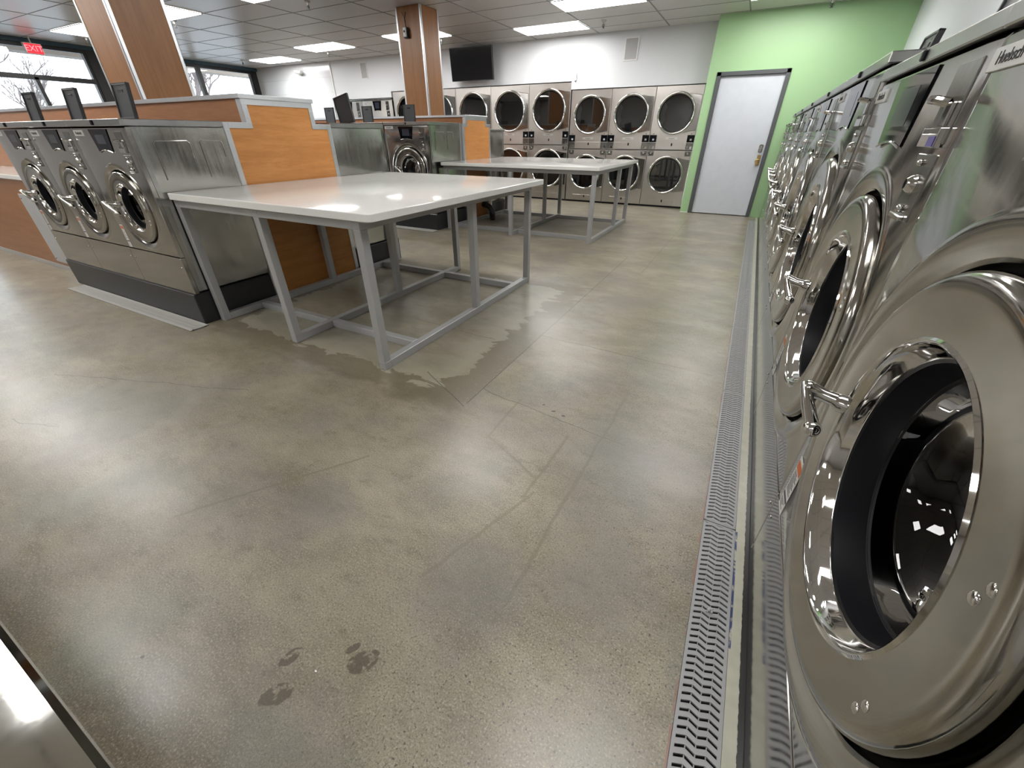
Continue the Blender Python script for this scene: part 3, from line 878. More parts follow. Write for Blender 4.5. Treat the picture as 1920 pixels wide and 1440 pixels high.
    cs = MB().bbox(ca_, cb_, -.003, .002, cm, ct, .0015).build('coin_slot', 'steel_dark', t)
    mb = MB(); mb.tube([(c0 - cw * .2, -.003, cm + (ct - cm) * .52), (c0 - cw * .35, -.022, cm + (ct - cm) * .56), (c0 - cw * .5, -.032, cm + (ct - cm) * .57)], [.009, .008, .007], 10)
    mb.bbox(c0 + cw * .1, c0 + cw * .6, -.010, -.002, cm + (ct - cm) * .22, cm + (ct - cm) * .52, .002)
    mb.build('coin_chute', 'chrome', cs)
    mb = MB(); mb.bbox(ca_ + .004, ca_ + .008, -.014, -.002, cm - .006, cm + .028, .001); mb.bbox(cb_ - .012, cb_ - .008, -.014, -.002, cm - .006, cm + .028, .001)
    mb.bbox(ca_ + .004, cb_ - .008, -.014, -.011, cm - .006, cm + .018, .001)
    mb.build('coin_tray', 'chrome', cs)
    if P.get('tag_'): MB().box(c0 + cw * .15, cb_ - .012, -.0155, -.0142, cm - .004, cm + .014).build('violet_tag', 'purple', cs, smooth=0)
    # coin box lock plate
    lt = cm - .018; lb = lt - P.get('dh', .16) * .78
    lk = MB().bbox(ca_ + .003, cb_ + .003, -.003, .002, lb, lt, .0015).build('coin_box', 'steel_dark', t)
    mb = MB(); zz_ = lb + (lt - lb) * .55
    mb.lathe([(0, -.018), (.010, -.018), (.016, -.012), (.019, -.003)], c0 + .004, zz_, 16)
    mb.ball((c0 - .006, -.005, lt - .016), .007, 8, 6); mb.ball((c0 + .002, -.006, lb + .020), .009, 8, 6)
    mb.bbox(c0 - cw * .7, c0 + cw * .7, -.012, -.002, lb - .002, lb + .009, .002)
    mb.build('coin_box_lock', 'chrome', lk)
    # name plate
    pa, pb, pz = P.get('plate', (-.455, -.31, dt - .045))
    np_ = MB().bbox(pa, pb, -.004, .001, pz, pz + .034, .001).build('name_plate', 'plate', t)
    textmesh('lettering', 'Huebsch', .026, 'ink', np_, ((pa + pb) / 2, -.0045, pz + .017), (PI / 2, 0, 0), .0004)
    # warning sticker
    if P.get('sticker'):
        la, lb2, z1_, z2_ = P['sticker']
        st = MB().box(la, lb2, -.0015, -.0002, z1_, z2_).build('warning_label', 'label_white', t, smooth=0)
        hh = z2_ - z1_
        MB().box(la + .004, lb2 - .004, -.0022, -.0014, z2_ - hh * .2, z2_ - hh * .06).build('orange_band', 'label_orange', st, smooth=0)
        mb = MB(); mb.box(la + .002, lb2 - .002, -.0022, -.0014, z1_ + hh * .24, z1_ + hh * .29)
        for q in range(9): mb.box(la + .006, lb2 - .006 - (q % 3) * .008, -.0020, -.0014, z1_ + hh * (.38 + .045 * q), z1_ + hh * (.395 + .045 * q))
        for q in range(3): mb.box(la + .006, lb2 - .014 - (q % 2) * .012, -.0020, -.0014, z1_ + hh * (.06 + .05 * q), z1_ + hh * (.075 + .05 * q))
        mb.build('print_lines', 'label_dark', st, smooth=0)
    if lid:
        lx, ly, lw, lh, tilt, roll_ = (tuple(P.get('lid', (-.2, .17, .2, .21, .12))) + (0,))[:6]
        mb = MB()
        mb.bbox(-lw / 2, -lw / 2 + .012, 0, .022, 0, lh, .002); mb.bbox(lw / 2 - .012, lw / 2, 0, .022, 0, lh, .002); mb.bbox(-lw / 2, lw / 2, 0, .022, lh - .01, lh, .002)
        mb.bbox(-lw / 2, lw / 2, 0, .022, 0, .012, .002)
        ld = mb.build('dispenser_lid', 'lid', t, loc=(lx, ly, h + .001), rot=(-tilt, roll_, 0))
        MB().box(-lw / 2 + .011, lw / 2 - .011, .006, .016, .011, lh - .009).build('lid_panel', 'lidin', ld, smooth=0)
        MB().bbox(-.03, .03, .003, .008, lh - .05, lh - .034, .002).build('lid_slot', 'black', ld)
    return t
MAT['chrome_face'] = steel('polished_door_steel', (.43, .415, .38), .07, .17, (2, 2, 16), wob=.0008, wobs=3)

G_R = 'stainless washers in the right-hand row'
PR = dict(w=.90, h=1.404, dep=1.05, zs=.285, zc=.715, Re=.435, Rd=.36, Rp=.256, sticker=(-.41, -.35, .29, .47), tag_=True,
          lid=(-.24, .16, .2, .17, .10))
XF = .32
LID = True
w1 = washer('washing_machine', (XF, .70, 0), -PI / 2, 'nearest stainless washer, its big round door filling the lower right corner', PR, G_R)
reg(w1)
dup(w1, (XF, 1.60, 0), -PI / 2, 'second stainless washer from the camera in the right-hand row, low like the nearest', G_R)
PB = dict(w=1.05, h=1.455, dep=1.05, zs=.30, zc=.74, Re=.47, Rd=.395, Rp=.285, sticker=(-.47, -.41, .30, .50), dx=(-.20, .16), cx=(.34, .46), plate=(-.50, -.34, 1.365),
          lid=(-.24, .2, .2, .14, .12))
w3 = washer('washing_machine', (XF, 2.575, 0), -PI / 2, 'third stainless washer from the camera on the right, first of the taller ones', PB, G_R)
reg(w3)
for i, nm in enumerate(('fourth', 'fifth', 'sixth', 'seventh')):
    dup(w3, (XF, 2.575 + 1.05 * (i + 1), 0), -PI / 2, nm + ' stainless washer from the camera in the right-hand row', G_R)
PS = dict(w=.66, h=1.37, dep=.95, zs=.28, zc=.74, Re=.30, Rd=.25, Rp=.165, dx=(-.13, .11), cx=(.20, .29), plate=(-.31, -.17, 1.28), dh=.14, lid=(-.1, .17, .18, .12, .15))
w8 = washer('washing_machine', (XF, 7.63, 0), -PI / 2, 'short narrow stainless washer, last but one before the green wall', PS, G_R)
reg(w8)
dup(w8, (XF, 8.29, 0), -PI / 2, 'short narrow stainless washer at the far end, touching the green wall', G_R)

# island 1 front washers
P1 = dict(w=.713, h=1.305, dep=.590, z0=.225, zs=.49, zc=.79, Re=.27, Rd=.225, Rp=.150, dx=(-.115, .125), cx=(.205, .290), plate=(-.33, -.20, 1.215), dh=.125,
          sticker=(-.325, -.285, .50, .66), lid=(.095, .15, .19, .195, .13), cap=.04)
G1 = 'front-loading washers on the near island'
i1 = washer('washing_machine', (-3.722, 1.418, 0), 0, 'rightmost front-loading washer of the near island, beside the near folding table', P1, G1)
reg(i1)
dup(i1, (-4.435, 1.418, 0), 0, 'middle front-loading washer of the three on the near island', G1)
dup(i1, (-5.148, 1.418, 0), 0, 'leftmost front-loading washer of the near island, beside the wooden counter', G1)
# back row of island 1
P1b = dict(P1); P1b.update(dep=.643, lid=(-.05, .14, .2, .24, -.02, .20), h=1.315)
G1b = 'washers on the back side of the near island'
ib = washer('washing_machine', (-3.735, 3.605, 0), PI, 'back-side washer of the near island whose black lid stands raised', P1b, G1b)
reg(ib)
for q, nm in enumerate(('second', 'third', 'fourth', 'fifth', 'sixth'), 1):
    dup(ib, (-3.735 - .713 * q, 3.605, 0), PI, nm + ' washer from the table on the back side of the near island', G1b, ('dispenser_lid',))  # hidden far ones added so the opposite washer fronts mirror steel
# side panels (end of row) with pressed outlines
def side_detail(root, w, dep, h, z0, nm='side_crease'):
    mb = MB(); x = w / 2 + .0005
    for a, b_ in ((.12, .33), (.40, .545)):
        zt = h - .115
        mb.tube([(x, a, zt - .22), (x, a, zt - .012), (x, a + .012, zt), (x, b_ - .012, zt), (x, b_, zt - .012), (x, b_, zt - .10)], .0022, 6)
    mb.build('pressed_crease', 'steel', root)
    MB().box(w / 2 - .0025, w / 2 + .0012, .03, .055, z0 + .02, h - .05).build('corner_flange', 'cap', root, smooth=0)
side_detail(i1, .713, .58, 1.305, .225)

# island 2
P2 = dict(w=.80, h=1.38, dep=.768, z0=.22, zs=.50, zc=.80, Re=.325, Rd=.275, Rp=.185, dx=(-.14, .12), cx=(.225, .32), plate=(-.38, -.23, 1.30), dh=.155,
          lid=(-.17, .30, .20, .215, .03), cap=.04)
G2 = 'front-loading washers on the far island'
i2 = washer('washing_machine', (-4.375, 5.12, 0), 0, 'front-loading washer of the far island, seen between the two folding tables', P2, G2)
reg(i2)
side2 = i2
for q, nm in ((1, 'second'), (2, 'third'), (3, 'fourth')):
    dup(i2, (-4.375 - .81 * q, 5.12, 0), 0, nm + ' washer from the right on the front of the far island, mostly hidden', G2)
side_detail(i2, .80, .74, 1.38, .22)
P2b = dict(P1); P2b.update(dep=.513, h=1.31, z0=.2, lid=(.24, .3, .2, .22, -.02))
G2b = 'washers on the back side of the far island'
i2b = washer('washing_machine', (-4.33, 7.21, 0), PI, 'washer on the back side of the far island, right end, facing the dryers', P2b, G2b)
reg(i2b)
dup(i2b, (-4.33 - .713, 7.21, 0), PI, 'second washer on the back side of the far island, facing the dryers', G2b)
# large washers by the back wall
P3 = dict(w=.97, h=1.99, dep=.70, zs=.6, zc=1.10, Re=.42, Rd=.35, Rp=.25, dx=(-.14, .14), cx=(.28, .38), plate=(-.45, -.30, 1.87), dh=.2, front='steel_dryer')
G3 = 'tall washers left of the dryers'
i3 = washer('washing_machine', (-8.56, 9.06, 0), 0, 'tall stainless washer next to the leftmost dryer, behind the far island', P3, G3, lid=False)
reg(i3)
dup(i3, (-9.54, 9.06, 0), 0, 'tall stainless washer against the back wall, the farther left of two', G3)

# ------------------------------------------------------------------ island bulkheads
def bulkhead(label, xr, xl, ya, yb, yc, yd, zl, zu, base_x, front_gap):
    """wood bulkhead: wide low part ya-yd, upper part yb-yc"""
    t = thing('bulkhead', ((xr + xl) / 2, (ya + yd) / 2, 0), label, 'wood bulkhead')
    ox, oy = (xr + xl) / 2, (ya + yd) / 2
    R = lambda x: x - ox
    S = lambda y: y - oy
    pr = [(S(ya), .04), (S(yd), .04), (S(yd), zl), (S(yc), zl), (S(yc), zu), (S(yb), zu), (S(yb), zl), (S(ya), zl)]
    MB().prism(pr, R(xr) - .018, R(xr), 'x').build('end_panel', 'wood_h', t, smooth=0)
    MB().box(R(xl), R(xr) - .018, S(ya), S(yd), 0, zl).build('lower_panel', 'wood_x', t, smooth=0)
    MB().box(R(xl), R(xr) - .018, S(yb), S(yc), zl, zu).build('upper_panel', 'wood_x', t, smooth=0)
    # aluminium edge trim round the end panel
    mb = MB(); e_ = .036; tx = R(xr); th = .004
    def strip(y0, y1, z0, z1): mb.bbox(tx - .001, tx + th, S(y0), S(y1), z0, z1, .001)
    strip(ya - .004, ya + e_, 0, zl + .002); strip(yd - e_, yd + .004, 0, zl + .002)
    strip(ya + e_, yb + e_, zl - e_, zl + .002); strip(yc - e_, yd - e_, zl - e_, zl + .002)
    strip(yb - .004, yb + e_, zl + .002, zu - e_); strip(yc - e_, yc + .004, zl + .002, zu - e_)
    strip(yb - .004, yc + .004, zu - e_, zu)
    mb.bbox(tx - .03, tx - .001, S(ya) - .0055, S(ya), 0, zl, .001)
    mb.build('edge_trim', 'alu', t, smooth=0)
    mb = MB()
    for y, z in [(ya + .016, zl - .05 - .2 * i) for i in range(6)] + [(yd - .016, zl - .05 - .2 * i) for i in range(6)] + [(ya + .05, zl - .016), (ya + .13, zl - .016), (yb + .016, zu - .05), (yb + .016, zl + .03), (yc - .016, zu - .06)]:
        mb.ball((tx + th, S(y), z), .005, 8, 6, (.5, 1, 1))
    mb.build('rivet', 'alu', t)
    mb = MB(); mb.bbox(R(xl), R(xr) + .012, S(yb) - .018, S(yc) + .018, zu, zu + .028, .002)
    mb.build('top_cap', 'alu', t)
    mb = MB(); mb.bbox(R(xr) - .05, R(xr) - .002, S(yb) - .006, S(yb), zl, zu, .001)
    mb.build('corner_strip', 'alu', t)
    return t
bulkhead('wood-clad bulkhead of the near island between its two rows of washers', -3.38, -8.9, 2.02, 2.20, 2.80, 2.955, 1.300, 1.447, 0, 0)
bulkhead('wood-clad bulkhead of the far island, seen end-on behind the far table', -3.95, -8.9, 5.90, 5.98, 6.58, 6.69, 1.37, 1.455, 0, 0)

def base(name, x0, x1, y0, y1, z, label, lip=0):
    t = thing(name, ((x0 + x1) / 2, (y0 + y1) / 2, 0), label, 'washer base')
    hw, hd = (x1 - x0) / 2, (y1 - y0) / 2
    MB().bbox(-hw, hw, -hd, hd, 0, z, .006).build('curb', 'plinth', t)
    return t
base('washer_base', -5.505, -3.375, 1.405, 2.01, .228, 'black base curb under the three washers of the near island')
base('washer_base', -7.66, -3.375, 2.965, 3.61, .228, 'black base curb under the back washers of the near island')
base('washer_base', -7.21, -3.97, 5.11, 5.89, .222, 'black base curb under the front washers of the far island')
base('washer_base', -5.40, -3.97, 6.70, 7.215, .203, 'black base curb under the back washers of the far island')

# counter left of the near island
t = thing('counter', (-7.2, 1.78, 0), 'wood-fronted counter with pale top at the left edge, left of the washers', 'counter')
MB().bbox(-1.7, 1.68, -.24, .23, .86, .90, .004).build('countertop', 'quartz', t)
MB().box(-1.7, 1.68, -.22, .23, 0, .86).build('front_panel', 'wood_x', t, smooth=0)
MB().bbox(-1.7, 1.68, -.235, -.222, 0, .045, .002).build('base_strip', 'alu', t)
ap = MB().bbox(.86, 1.22, -.228, -.221, .075, .73, .002).build('access_panel', 'panel_grey', t)
mb = MB()
for x_, z_ in ((.90, .69), (1.18, .69), (.90, .11), (1.18, .11)): mb.ball((x_, -.229, z_), .005, 8, 6)
mb.build('screw', 'black', ap)

# columns
def column(x0, x1, y0, y1, z0, label):
    t = thing('column', ((x0 + x1) / 2, (y0 + y1) / 2, z0), label, 'column')
    a, b_ = (x1 - x0) / 2, (y1 - y0) / 2; h = CZ - z0 - .004
    MB().box(-a, a, -b_, b_, 0, h).build('cladding', 'wood_v', t, smooth=0)
    mb = MB()
    for sx_ in (-1, 1):
        for sy_ in (-1, 1):
            mb.box(min(sx_ * (a + .003), sx_ * (a - .024)), max(sx_ * (a + .003), sx_ * (a - .024)), min(sy_ * (b_ + .003), sy_ * b_), max(sy_ * (b_ + .003), sy_ * b_), 0, h)
            mb.box(min(sx_ * (a + .003), sx_ * a), max(sx_ * (a + .003), sx_ * a), min(sy_ * (b_ + .003), sy_ * (b_ - .024)), max(sy_ * (b_ + .003), sy_ * (b_ - .024)), 0, h)
    mb.build('corner_trim', 'alu', t, smooth=0)
    return t
column(-5.17, -4.70, 2.205, 2.64, 1.477, 'near wood-clad column rising from the near washer island')
column(-5.11, -4.66, 6.05, 6.46, 1.485, 'far wood-clad column rising from the far washer island')
t = thing('column_camera', (-4.93, 6.045, 2.50), 'small white camera with loose wires on the far wooden column', 'security camera')
MB().bbox(-.04, .04, -.035, 0, -.07, .05, .004).build('bracket', 'black', t)
MB().bbox(-.03, .026, -.06, -.034, -.06, .045, .006).build('camera_body', 'camwhite', t)
MB().lathe([(0, -.066), (.012, -.066), (.014, -.058)], -.002, .0, 12).build('lens', 'black', t)
mb = MB(); mb.tube([(0, -.02, .05), (.015, -.03, .12), (-.01, -.02, .16), (-.05, -.012, .22)], .004, 6); mb.tube([(.01, -.02, .05), (.0, -.03, .13), (.015, -.01, .215)], .006, 6)
mb.build('wires', 'cable', t)

# ------------------------------------------------------------------ folding tables
def ftable(x0, x1, y0, y1, lxs, lys, rails, label):
    cx_, cy_ = (x0 + x1) / 2, (y0 + y1) / 2
    t = thing('folding_table', (cx_, cy_, 0), label, 'folding table')
    # rounded slab
    r = .035; poly = []
    for qx, qy, a0 in ((x1, y1, 0), (x0, y1, 90), (x0, y0, 180), (x1, y0, 270)):
        sx_ = 1 if qx == x1 else -1; sy_ = 1 if qy == y1 else -1
        for i in range(7):
            a = math.radians(a0 + 15 * i)
            poly.append((qx - sx_ * r + r * math.cos(a) - cx_, qy - sy_ * r + r * math.sin(a) - cy_))
    mb = MB(); n = len(poly)
    def ring(ins, z):
        out = []
        for p in poly:
            v_ = Vector(p); out.append((v_.x - math.copysign(ins, v_.x), v_.y - math.copysign(ins, v_.y), z))
        return out
    rings = [ring(.003, .86), ring(0, .863), ring(0, .896), ring(.0015, .899), ring(.004, .90)]
    vs = [p for rr in rings for p in rr]; fs = [tuple(range(n))[::-1], tuple((len(rings) - 1) * n + i for i in range(n))]
    for j in range(len(rings) - 1):
        for i in range(n):
            k_ = (i + 1) % n; fs.append((j * n + i, j * n + k_, (j + 1) * n + k_, (j + 1) * n + i))
    mb.add(vs, fs); mb.build('tabletop', 'quartz', t, smooth=22)
    L = lambda x: x - cx_
    K = lambda y: y - cy_
    s = .05
    mb = MB()
    for x in lxs: mb.bbox(L(x), L(x) + s, K(lys[0]), K(lys[-1]) + s, .812, .8595, .002)
    for y in (lys[0], lys[-1]):
        for a, b_ in zip(lxs[:-1], lxs[1:]): mb.bbox(L(a) + s, L(b_), K(y), K(y) + s, .812, .8595, .002)
    mb.build('apron', 'legs', t)
    for x in lxs:
        for y in lys:
            lg = MB().bbox(L(x), L(x) + s, K(y), K(y) + s, .004 if y in (lys[0], lys[-1]) else .05, .812, .002).build('leg', 'legs', t)
            if y == lys[0]:
                MB().bbox(L(x) - .001, L(x) + s + .001, K(y) - .001, K(y) + s + .001, 0, .05, .002).build('foot_sleeve', 'legs', lg)
        MB().bbox(L(x), L(x) + s, K(lys[0]) + s, K(lys[-1]), .0, .05, .002).build('bottom_rail', 'legs', t)
    for y in rails:
        mb = MB()
        for a, b_ in zip(lxs[:-1], lxs[1:]): mb.bbox(L(a) + s, L(b_), K(y), K(y) + s, .0, .05, .002)
        mb.build('cross_rail', 'legs', t)
    return t
ftable(-3.358, -1.56, 1.485, 3.56, (-3.358, -2.53, -1.718), (1.515, 2.56, 3.475), (1.83, 3.23), 'near folding table with white stone top and grey square-tube frame')
ftable(-3.945, -1.60, 5.25, 7.28, (-3.92, -2.86, -1.70), (5.30, 6.46, 7.12), (5.50, 6.98), 'far folding table with white stone top, in front of the dryers')

# drain elbow by the far island
t = thing('drain_elbow', (-3.69, 6.27, 0), 'black plastic drain elbow rising from the floor under the far table', 'pipe')
mb = MB(); path = [(0, 0, .0), (0, 0, .10), (-.01, 0, .15), (-.05, 0, .20), (-.11, 0, .23), (-.18, 0, .235)]
mb.tube(path, .045, 16)
mb.build('elbow_pipe', 'pipe', t)
mb = MB()
for q in range(5): mb.lathe([(.046, .02 + .02 * q), (.052, .024 + .02 * q), (.052, .03 + .02 * q), (.046, .034 + .02 * q)], 0, 0, 16, axis='z')
mb.tube([(-.10, 0, .226), (-.12, 0, .231)], .054, 16); mb.tube([(-.15, 0, .234), (-.165, 0, .235)], .052, 16)
mb.build('rib', 'pipe', t)

# ------------------------------------------------------------------ dryers
def dryer(loc, w, h, up, lo, Rr, zdiv, label, group):
    t = thing('stacked_dryer', loc, label, 'dryer', 0, group)
    hw = w / 2 - .003
    MB().box(-hw, hw, .02, .85, .03, h).build('cabinet', 'steel_side', t, smooth=0)
    MB().box(-hw, hw, .03, .5, 0, .03).build('toe_kick', 'black', t, smooth=0)
    dr0, dr1 = zdiv + .012, zdiv + .125
    def panel(name, z0, z1, zc):
        """front skin with round hole"""
        R = Rr - .015; n = 72; angs = [2 * PI * i / n for i in range(n)]
        x0, x1 = -hw, hw
        for cx_, cz_ in ((x0, z0), (x1, z0), (x1, z1), (x0, z1)):
            a = math.atan2(cz_ - zc, cx_) % (2 * PI)
            i = min(range(n), key=lambda q: abs(angs[q] - a)); angs[i] = a
        angs.sort(); vs = []; fs = []
        def E(a, ins):
            ca, sa = math.cos(a), math.sin(a); tt = 9
            if ca > 1e-9: tt = min(tt, (x1 - ins) / ca)
            if ca < -1e-9: tt = min(tt, (x0 + ins) / ca)
            if sa > 1e-9: tt = min(tt, (z1 - ins - zc) / sa)
            if sa < -1e-9: tt = min(tt, (z0 + ins - zc) / sa)
            return tt
        for kind in range(4):
            for a in angs:
                r, y = ((R, .02), (R, 0), (max(E(a, .004), R + .001), 0), (max(E(a, 0), R + .002), .004))[kind]
                vs.append((r * math.cos(a), y, zc + r * math.sin(a)))
        for j in range(3):
            for i in range(n):
                q = (i + 1) % n; fs.append((j * n + i, j * n + q, (j + 1) * n + q, (j + 1) * n + i))
        mb = MB(); mb.add(vs, fs); return mb.build(name, 'steel_dryer', t, smooth=30)
    panel('upper_front', dr0 - .008, h - .002, up)
    panel('lower_front', .035, zdiv - .004, lo)
    for nm, zc in (('upper_door', up), ('lower_door', lo)):
        # hinge tab plate with flared outline joining the ring
        d = None
        tabx = hw - .012
        mb = MB()
        pts = []
        for i in range(15):
            a = math.radians(-62 + 124 * i / 14)
            pts.append((Rr * .97 * math.cos(a), zc + Rr * .97 * math.sin(a)))
        zt_ = zc + Rr * .80; zb_ = zc - Rr * .80
        outer = [(tabx, zt_), (tabx - .10, zt_ + .012), (Rr * .47 + .03, zc + Rr * .90)]
        outer2 = [(Rr * .47 + .03, zc - Rr * .90), (tabx - .10, zb_ - .012), (tabx, zb_)]
        poly = pts + outer[::-1] + outer2[::-1]
        mb.prism(poly, -.022, -.001)
        d = mb.build(nm, 'steel', t, smooth=0)
        mb = MB(); mb.tube([(p[0], -.022, p[1]) for p in outer2[:1] + outer2[1:]], .004, 6); mb.tube([(p[0], -.022, p[1]) for p in outer], .004, 6)
        mb.build('tab_edge', 'chrome', d)
        mb = MB(); mb.lathe([(Rr - .040, -.004), (Rr - .038, -.020), (Rr - .028, -.034), (Rr - .013, -.040), (Rr, -.032), (Rr + .004, -.012), (Rr, -.001)], 0, zc, 72)
        tag(mb.build('door_ring', 'chrome', d, smooth=60), 'bright steel ring')
        mb = MB(); mb.lathe([(Rr - .034, -.010), (Rr - .050, -.006), (Rr - .055, .0)], 0, zc, 64)
        mb.build('door_gasket', 'black', d)
        MB().lathe([(Rr - .05, -.006), (0, -.006)], 0, zc, 64).build('door_glass', 'dryer_glass', d)
        mb = MB(); Ri = Rr - .056
        # recess seen through the glass: rim with flat grey hinge pad, drum cavity
        mb.lathe([(Ri, .0), (Ri * .98, .016)], 0, zc, 48)
        mb.build('inner_rim', 'black', d)
        mb = MB(); mb.lathe([(Rr - .016, .018), (0, .018)], 0, zc, 48)
        mb.build('drum_front', 'dryer_drum', t, smooth=0)
        pad = [( -Ri * math.cos(math.radians(a)), zc + Ri * math.sin(math.radians(a))) for a in range(-38, 39, 4)]
        inner = [(-Ri * .62 - .10 * Ri * math.cos(math.radians(a * 2.2)), zc + Ri * .62 * math.sin(math.radians(a))) for a in range(38, -39, -8)]
        MB().prism(pad + inner, .004, .008).build('grey_side_pad', 'speaker', d, smooth=0)
    # lint drawers
    for z0, z1, a, b_ in ((dr0, dr1, -hw + .165, hw - .165), (.045, .145, -hw + .165, hw - .165)):
        dw = MB().bbox(a, b_, -.006, .002, z0, z1, .002).build('lint_drawer', 'steel_dryer', t)
        MB().bbox(-.012 + .02, .012 + .02, -.009, -.005, (z0 + z1) / 2, (z0 + z1) / 2 + .045, .004).build('finger_hole', 'black', dw)
    MB().box(-hw, hw, -.001, .004, zdiv - .003, zdiv + .003).build('seam', 'black', t, smooth=0)
    pl = MB().bbox(-.105, .105, -.006, .001, dr1 + .045, dr1 + .080, .001).build('name_plate', 'plate', t)
    textmesh('lettering', 'Huebsch', .030, 'ink', pl, (0, -.0066, dr1 + .0625), (PI / 2, 0, 0), .0004)
    for sx_ in (-1, 1):
        a, b_ = sorted((sx_ * (hw - .005), sx_ * (hw - .130)))
        dp = MB().bbox(a, b_, -.006, .001, dr1 + .003, dr1 + .118, .002).build('display', 'screen', t)
        MB().box(a + .05, b_ - .04, -.0068, -.0058, dr1 + .03, dr1 + .06).build('digit', 'speaker', dp, smooth=0)
        MB().ball(((a + b_) / 2, -.002, dr1 + .138), .008, 8, 6).build('indicator', 'black', t)
        cs = MB().bbox(a, b_, -.004, .001, dr0 + .004, dr1 - .006, .002).build('coin_slot', 'steel_dark', t)
        mb = MB(); mb.bbox(a + .07, a + .108, -.010, -.003, dr0 + .012, dr0 + .055, .002); mb.bbox(a + .025, a + .032, -.008, -.003, dr0 + .02, dr0 + .06, .001)
        mb.build('coin_return', 'chrome', cs)
        lk = MB().bbox(a + .01, b_ - .008, -.004, .001, zdiv - .095, zdiv - .018, .002).build('coin_box', 'steel_dark', t)
        mb = MB(); mb.lathe([(0, -.022), (.014, -.022), (.022, -.012), (.024, -.003)], (a + b_) / 2, zdiv - .052, 16)
        mb.ball((a + .024, -.005, zdiv - .08), .006, 8, 6); mb.ball((b_ - .022, -.005, zdiv - .08), .006, 8, 6)
        mb.build('coin_box_lock', 'chrome', lk)
    return t
GD1 = 'shorter stacked dryers on the right'
GD2 = 'taller stacked dryers on the left'
YD = 9.08
da = dryer((-1.455, YD, 0), .81, 1.975, 1.565, .575, .325, .99, 'shorter stacked dryer next to the green wall', GD1)
reg(da)
dup(da, (-2.265, YD, 0), 0, 'middle one of the three shorter stacked dryers', GD1)
dup(da, (-3.075, YD, 0), 0, 'leftmost of the three shorter stacked dryers', GD1)
db_ = dryer((-3.95, YD, 0), .91, 2.105, 1.655, .62, .37, 1.055, 'taller stacked dryer adjoining the shorter ones', GD2)
reg(db_)
for q, nm in ((1, 'taller stacked dryer, second from the shorter ones'), (2, 'taller stacked dryer directly below the television, third from the shorter ones'),
              (3, 'taller stacked dryer just right of the far wooden column'), (4, 'taller stacked dryer partly hidden by the left side of the far column')):
    dup(db_, (-3.95 - .91 * q, YD, 0), 0, nm, GD2)

# ------------------------------------------------------------------ drain grates
def grate_mesh(wd, L, pitch, pale=False):
    mb = MB(); m_ = .0085; th = .006
    mb.box(0, m_, 0, L, -th, 0); mb.box(wd - m_, wd, 0, L, -th, 0)
    a, b_ = m_, wd - m_; W_ = b_ - a
    bw = pitch * .64
    n = int((L - .03) / pitch)
    xs_ = [a, a + W_ * .25, a + W_ * .5, a + W_ * .75, b_]
    off = [-.0085, 0, -.0085, 0, -.0085]
    for i in range(n + 2):
        y = .008 + i * pitch
        vs = []
        for x, o_ in zip(xs_, off):
            for dy, z in ((0, 0), (bw, 0), (bw, -th), (0, -th)):
                yy = min(max(y + o_ + dy, .004), L - .004)
                vs.append((x, yy, z))
        fs = []
        for j in range(4):
            for k_ in range(4):
                q = (k_ + 1) % 4; fs.append((j * 4 + k_, j * 4 + q, (j + 1) * 4 + q, (j + 1) * 4 + k_))
        mb.add(vs, fs)
    # short ties at the bends
    for x in (xs_[1], xs_[2], xs_[3]):
        mb.box(x - .0012, x + .0012, .004, L - .004, -th, -.0012)
    mb.box(0, wd, 0, .006, -th, 0); mb.box(0, wd, L - .006, L, -th, 0)
    return mb
first = None
segs_ = []
y = 1.226
while y < 8.0: segs_.append(y); y += 1.006
segs_ = [1.226 - 1.006, 1.226 - 2.012, 1.226 - 3.018 + .0] + segs_
segs_ = sorted(s_ for s_ in segs_ if s_ + 1.0 <= gy1 and s_ > gy0 - .02)
names = ['', '', 'nearest section, carrying a lint clump', 'second section', 'third section', 'fourth section', 'fifth section', 'sixth section', 'seventh section', 'farthest section']
vis = 0
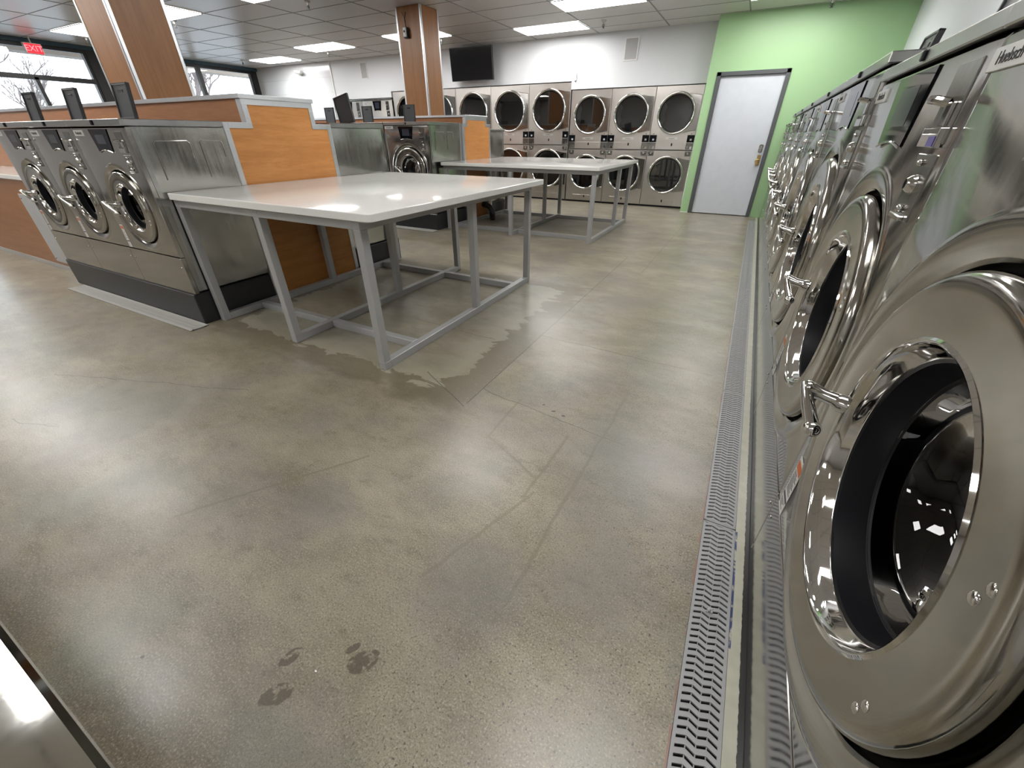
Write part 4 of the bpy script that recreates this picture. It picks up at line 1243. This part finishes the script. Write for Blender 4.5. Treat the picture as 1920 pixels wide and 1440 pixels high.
for s_ in segs_:
    if s_ < 0: continue
    if first is None:
        first = grate_mesh(.1075, 1.002, .0196).build('drain_grate', 'grate', loc=(.166, s_, .0015), smooth=0); o_ = first
    else:
        o_ = first.copy(); C.objects.link(o_); o_.location = (.166, s_, .0015)
    tag(o_, 'grey slotted drain grate beside the right washers, ' + names[2 + vis] , 'drain grate', 'drain grates beside the right row'); vis += 1
# lint clump on the nearest grate
mb = MB(); rnd = random.Random(2)
for i in range(14): mb.ball((rnd.uniform(-.008, .008), rnd.uniform(-.008, .008), .004 + rnd.uniform(0, .004)), rnd.uniform(.002, .005), 7, 5)
tag(mb.build('lint_clump', 'speaker', loc=(.215, .865, .0015)), 'small grey lint clump on the nearest drain grate', 'lint')
# drain in front of near island (runs along X)
def island_drain(x0, x1, y0, y1, label, n):
    L = (x1 - x0) / n
    for i in range(n):
        t = thing('island_drain_grate', (x0 + L * i + L, y0, 0.0), label[i], 'drain grate', 0, 'drain grates in front of an island')
        g = grate_mesh(y1 - y0 - .03, L - .006, .0152).build('grate', 'grate_pale', t, smooth=0, loc=(0, .015, .009), rot=(0, 0, PI / 2))
        MB().box(-L, 0, .0, y1 - y0, .0004, .002).build('channel', 'trough', t, smooth=0)
        mb = MB(); mb.box(-L, 0, 0, .013, 0.002, .009); mb.box(-L, 0, y1 - y0 - .013, y1 - y0, 0.002, .009)
        mb.build('edge_rail', 'grate_pale', t, smooth=0)
island_drain(-5.36, -3.33, 1.275, 1.40, ['pale drain grate in front of the near island, left section', 'pale drain grate in front of the near island, right section'], 2)
island_drain(-5.9, -3.95, 4.95, 5.09, ['pale drain grate in front of the far island, left section', 'pale drain grate in front of the far island, right section'], 2)

# ------------------------------------------------------------------ stainless bench at the lower left corner
t = thing('steel_bench', (-1.15, -.42, 0), 'polished stainless bench corner at the lower left edge of the photo', 'bench')
mb = MB(); mb.bbox(-.95, .95, -.36, .33, .46, .50, .008)
mb.build('benchtop', 'bench_steel', t)
for x_ in (-.9, .86):
    for y_ in (-.32, .28): MB().bbox(x_, x_ + .04, y_, y_ + .04, 0, .46, .003).build('leg', 'legs', t)
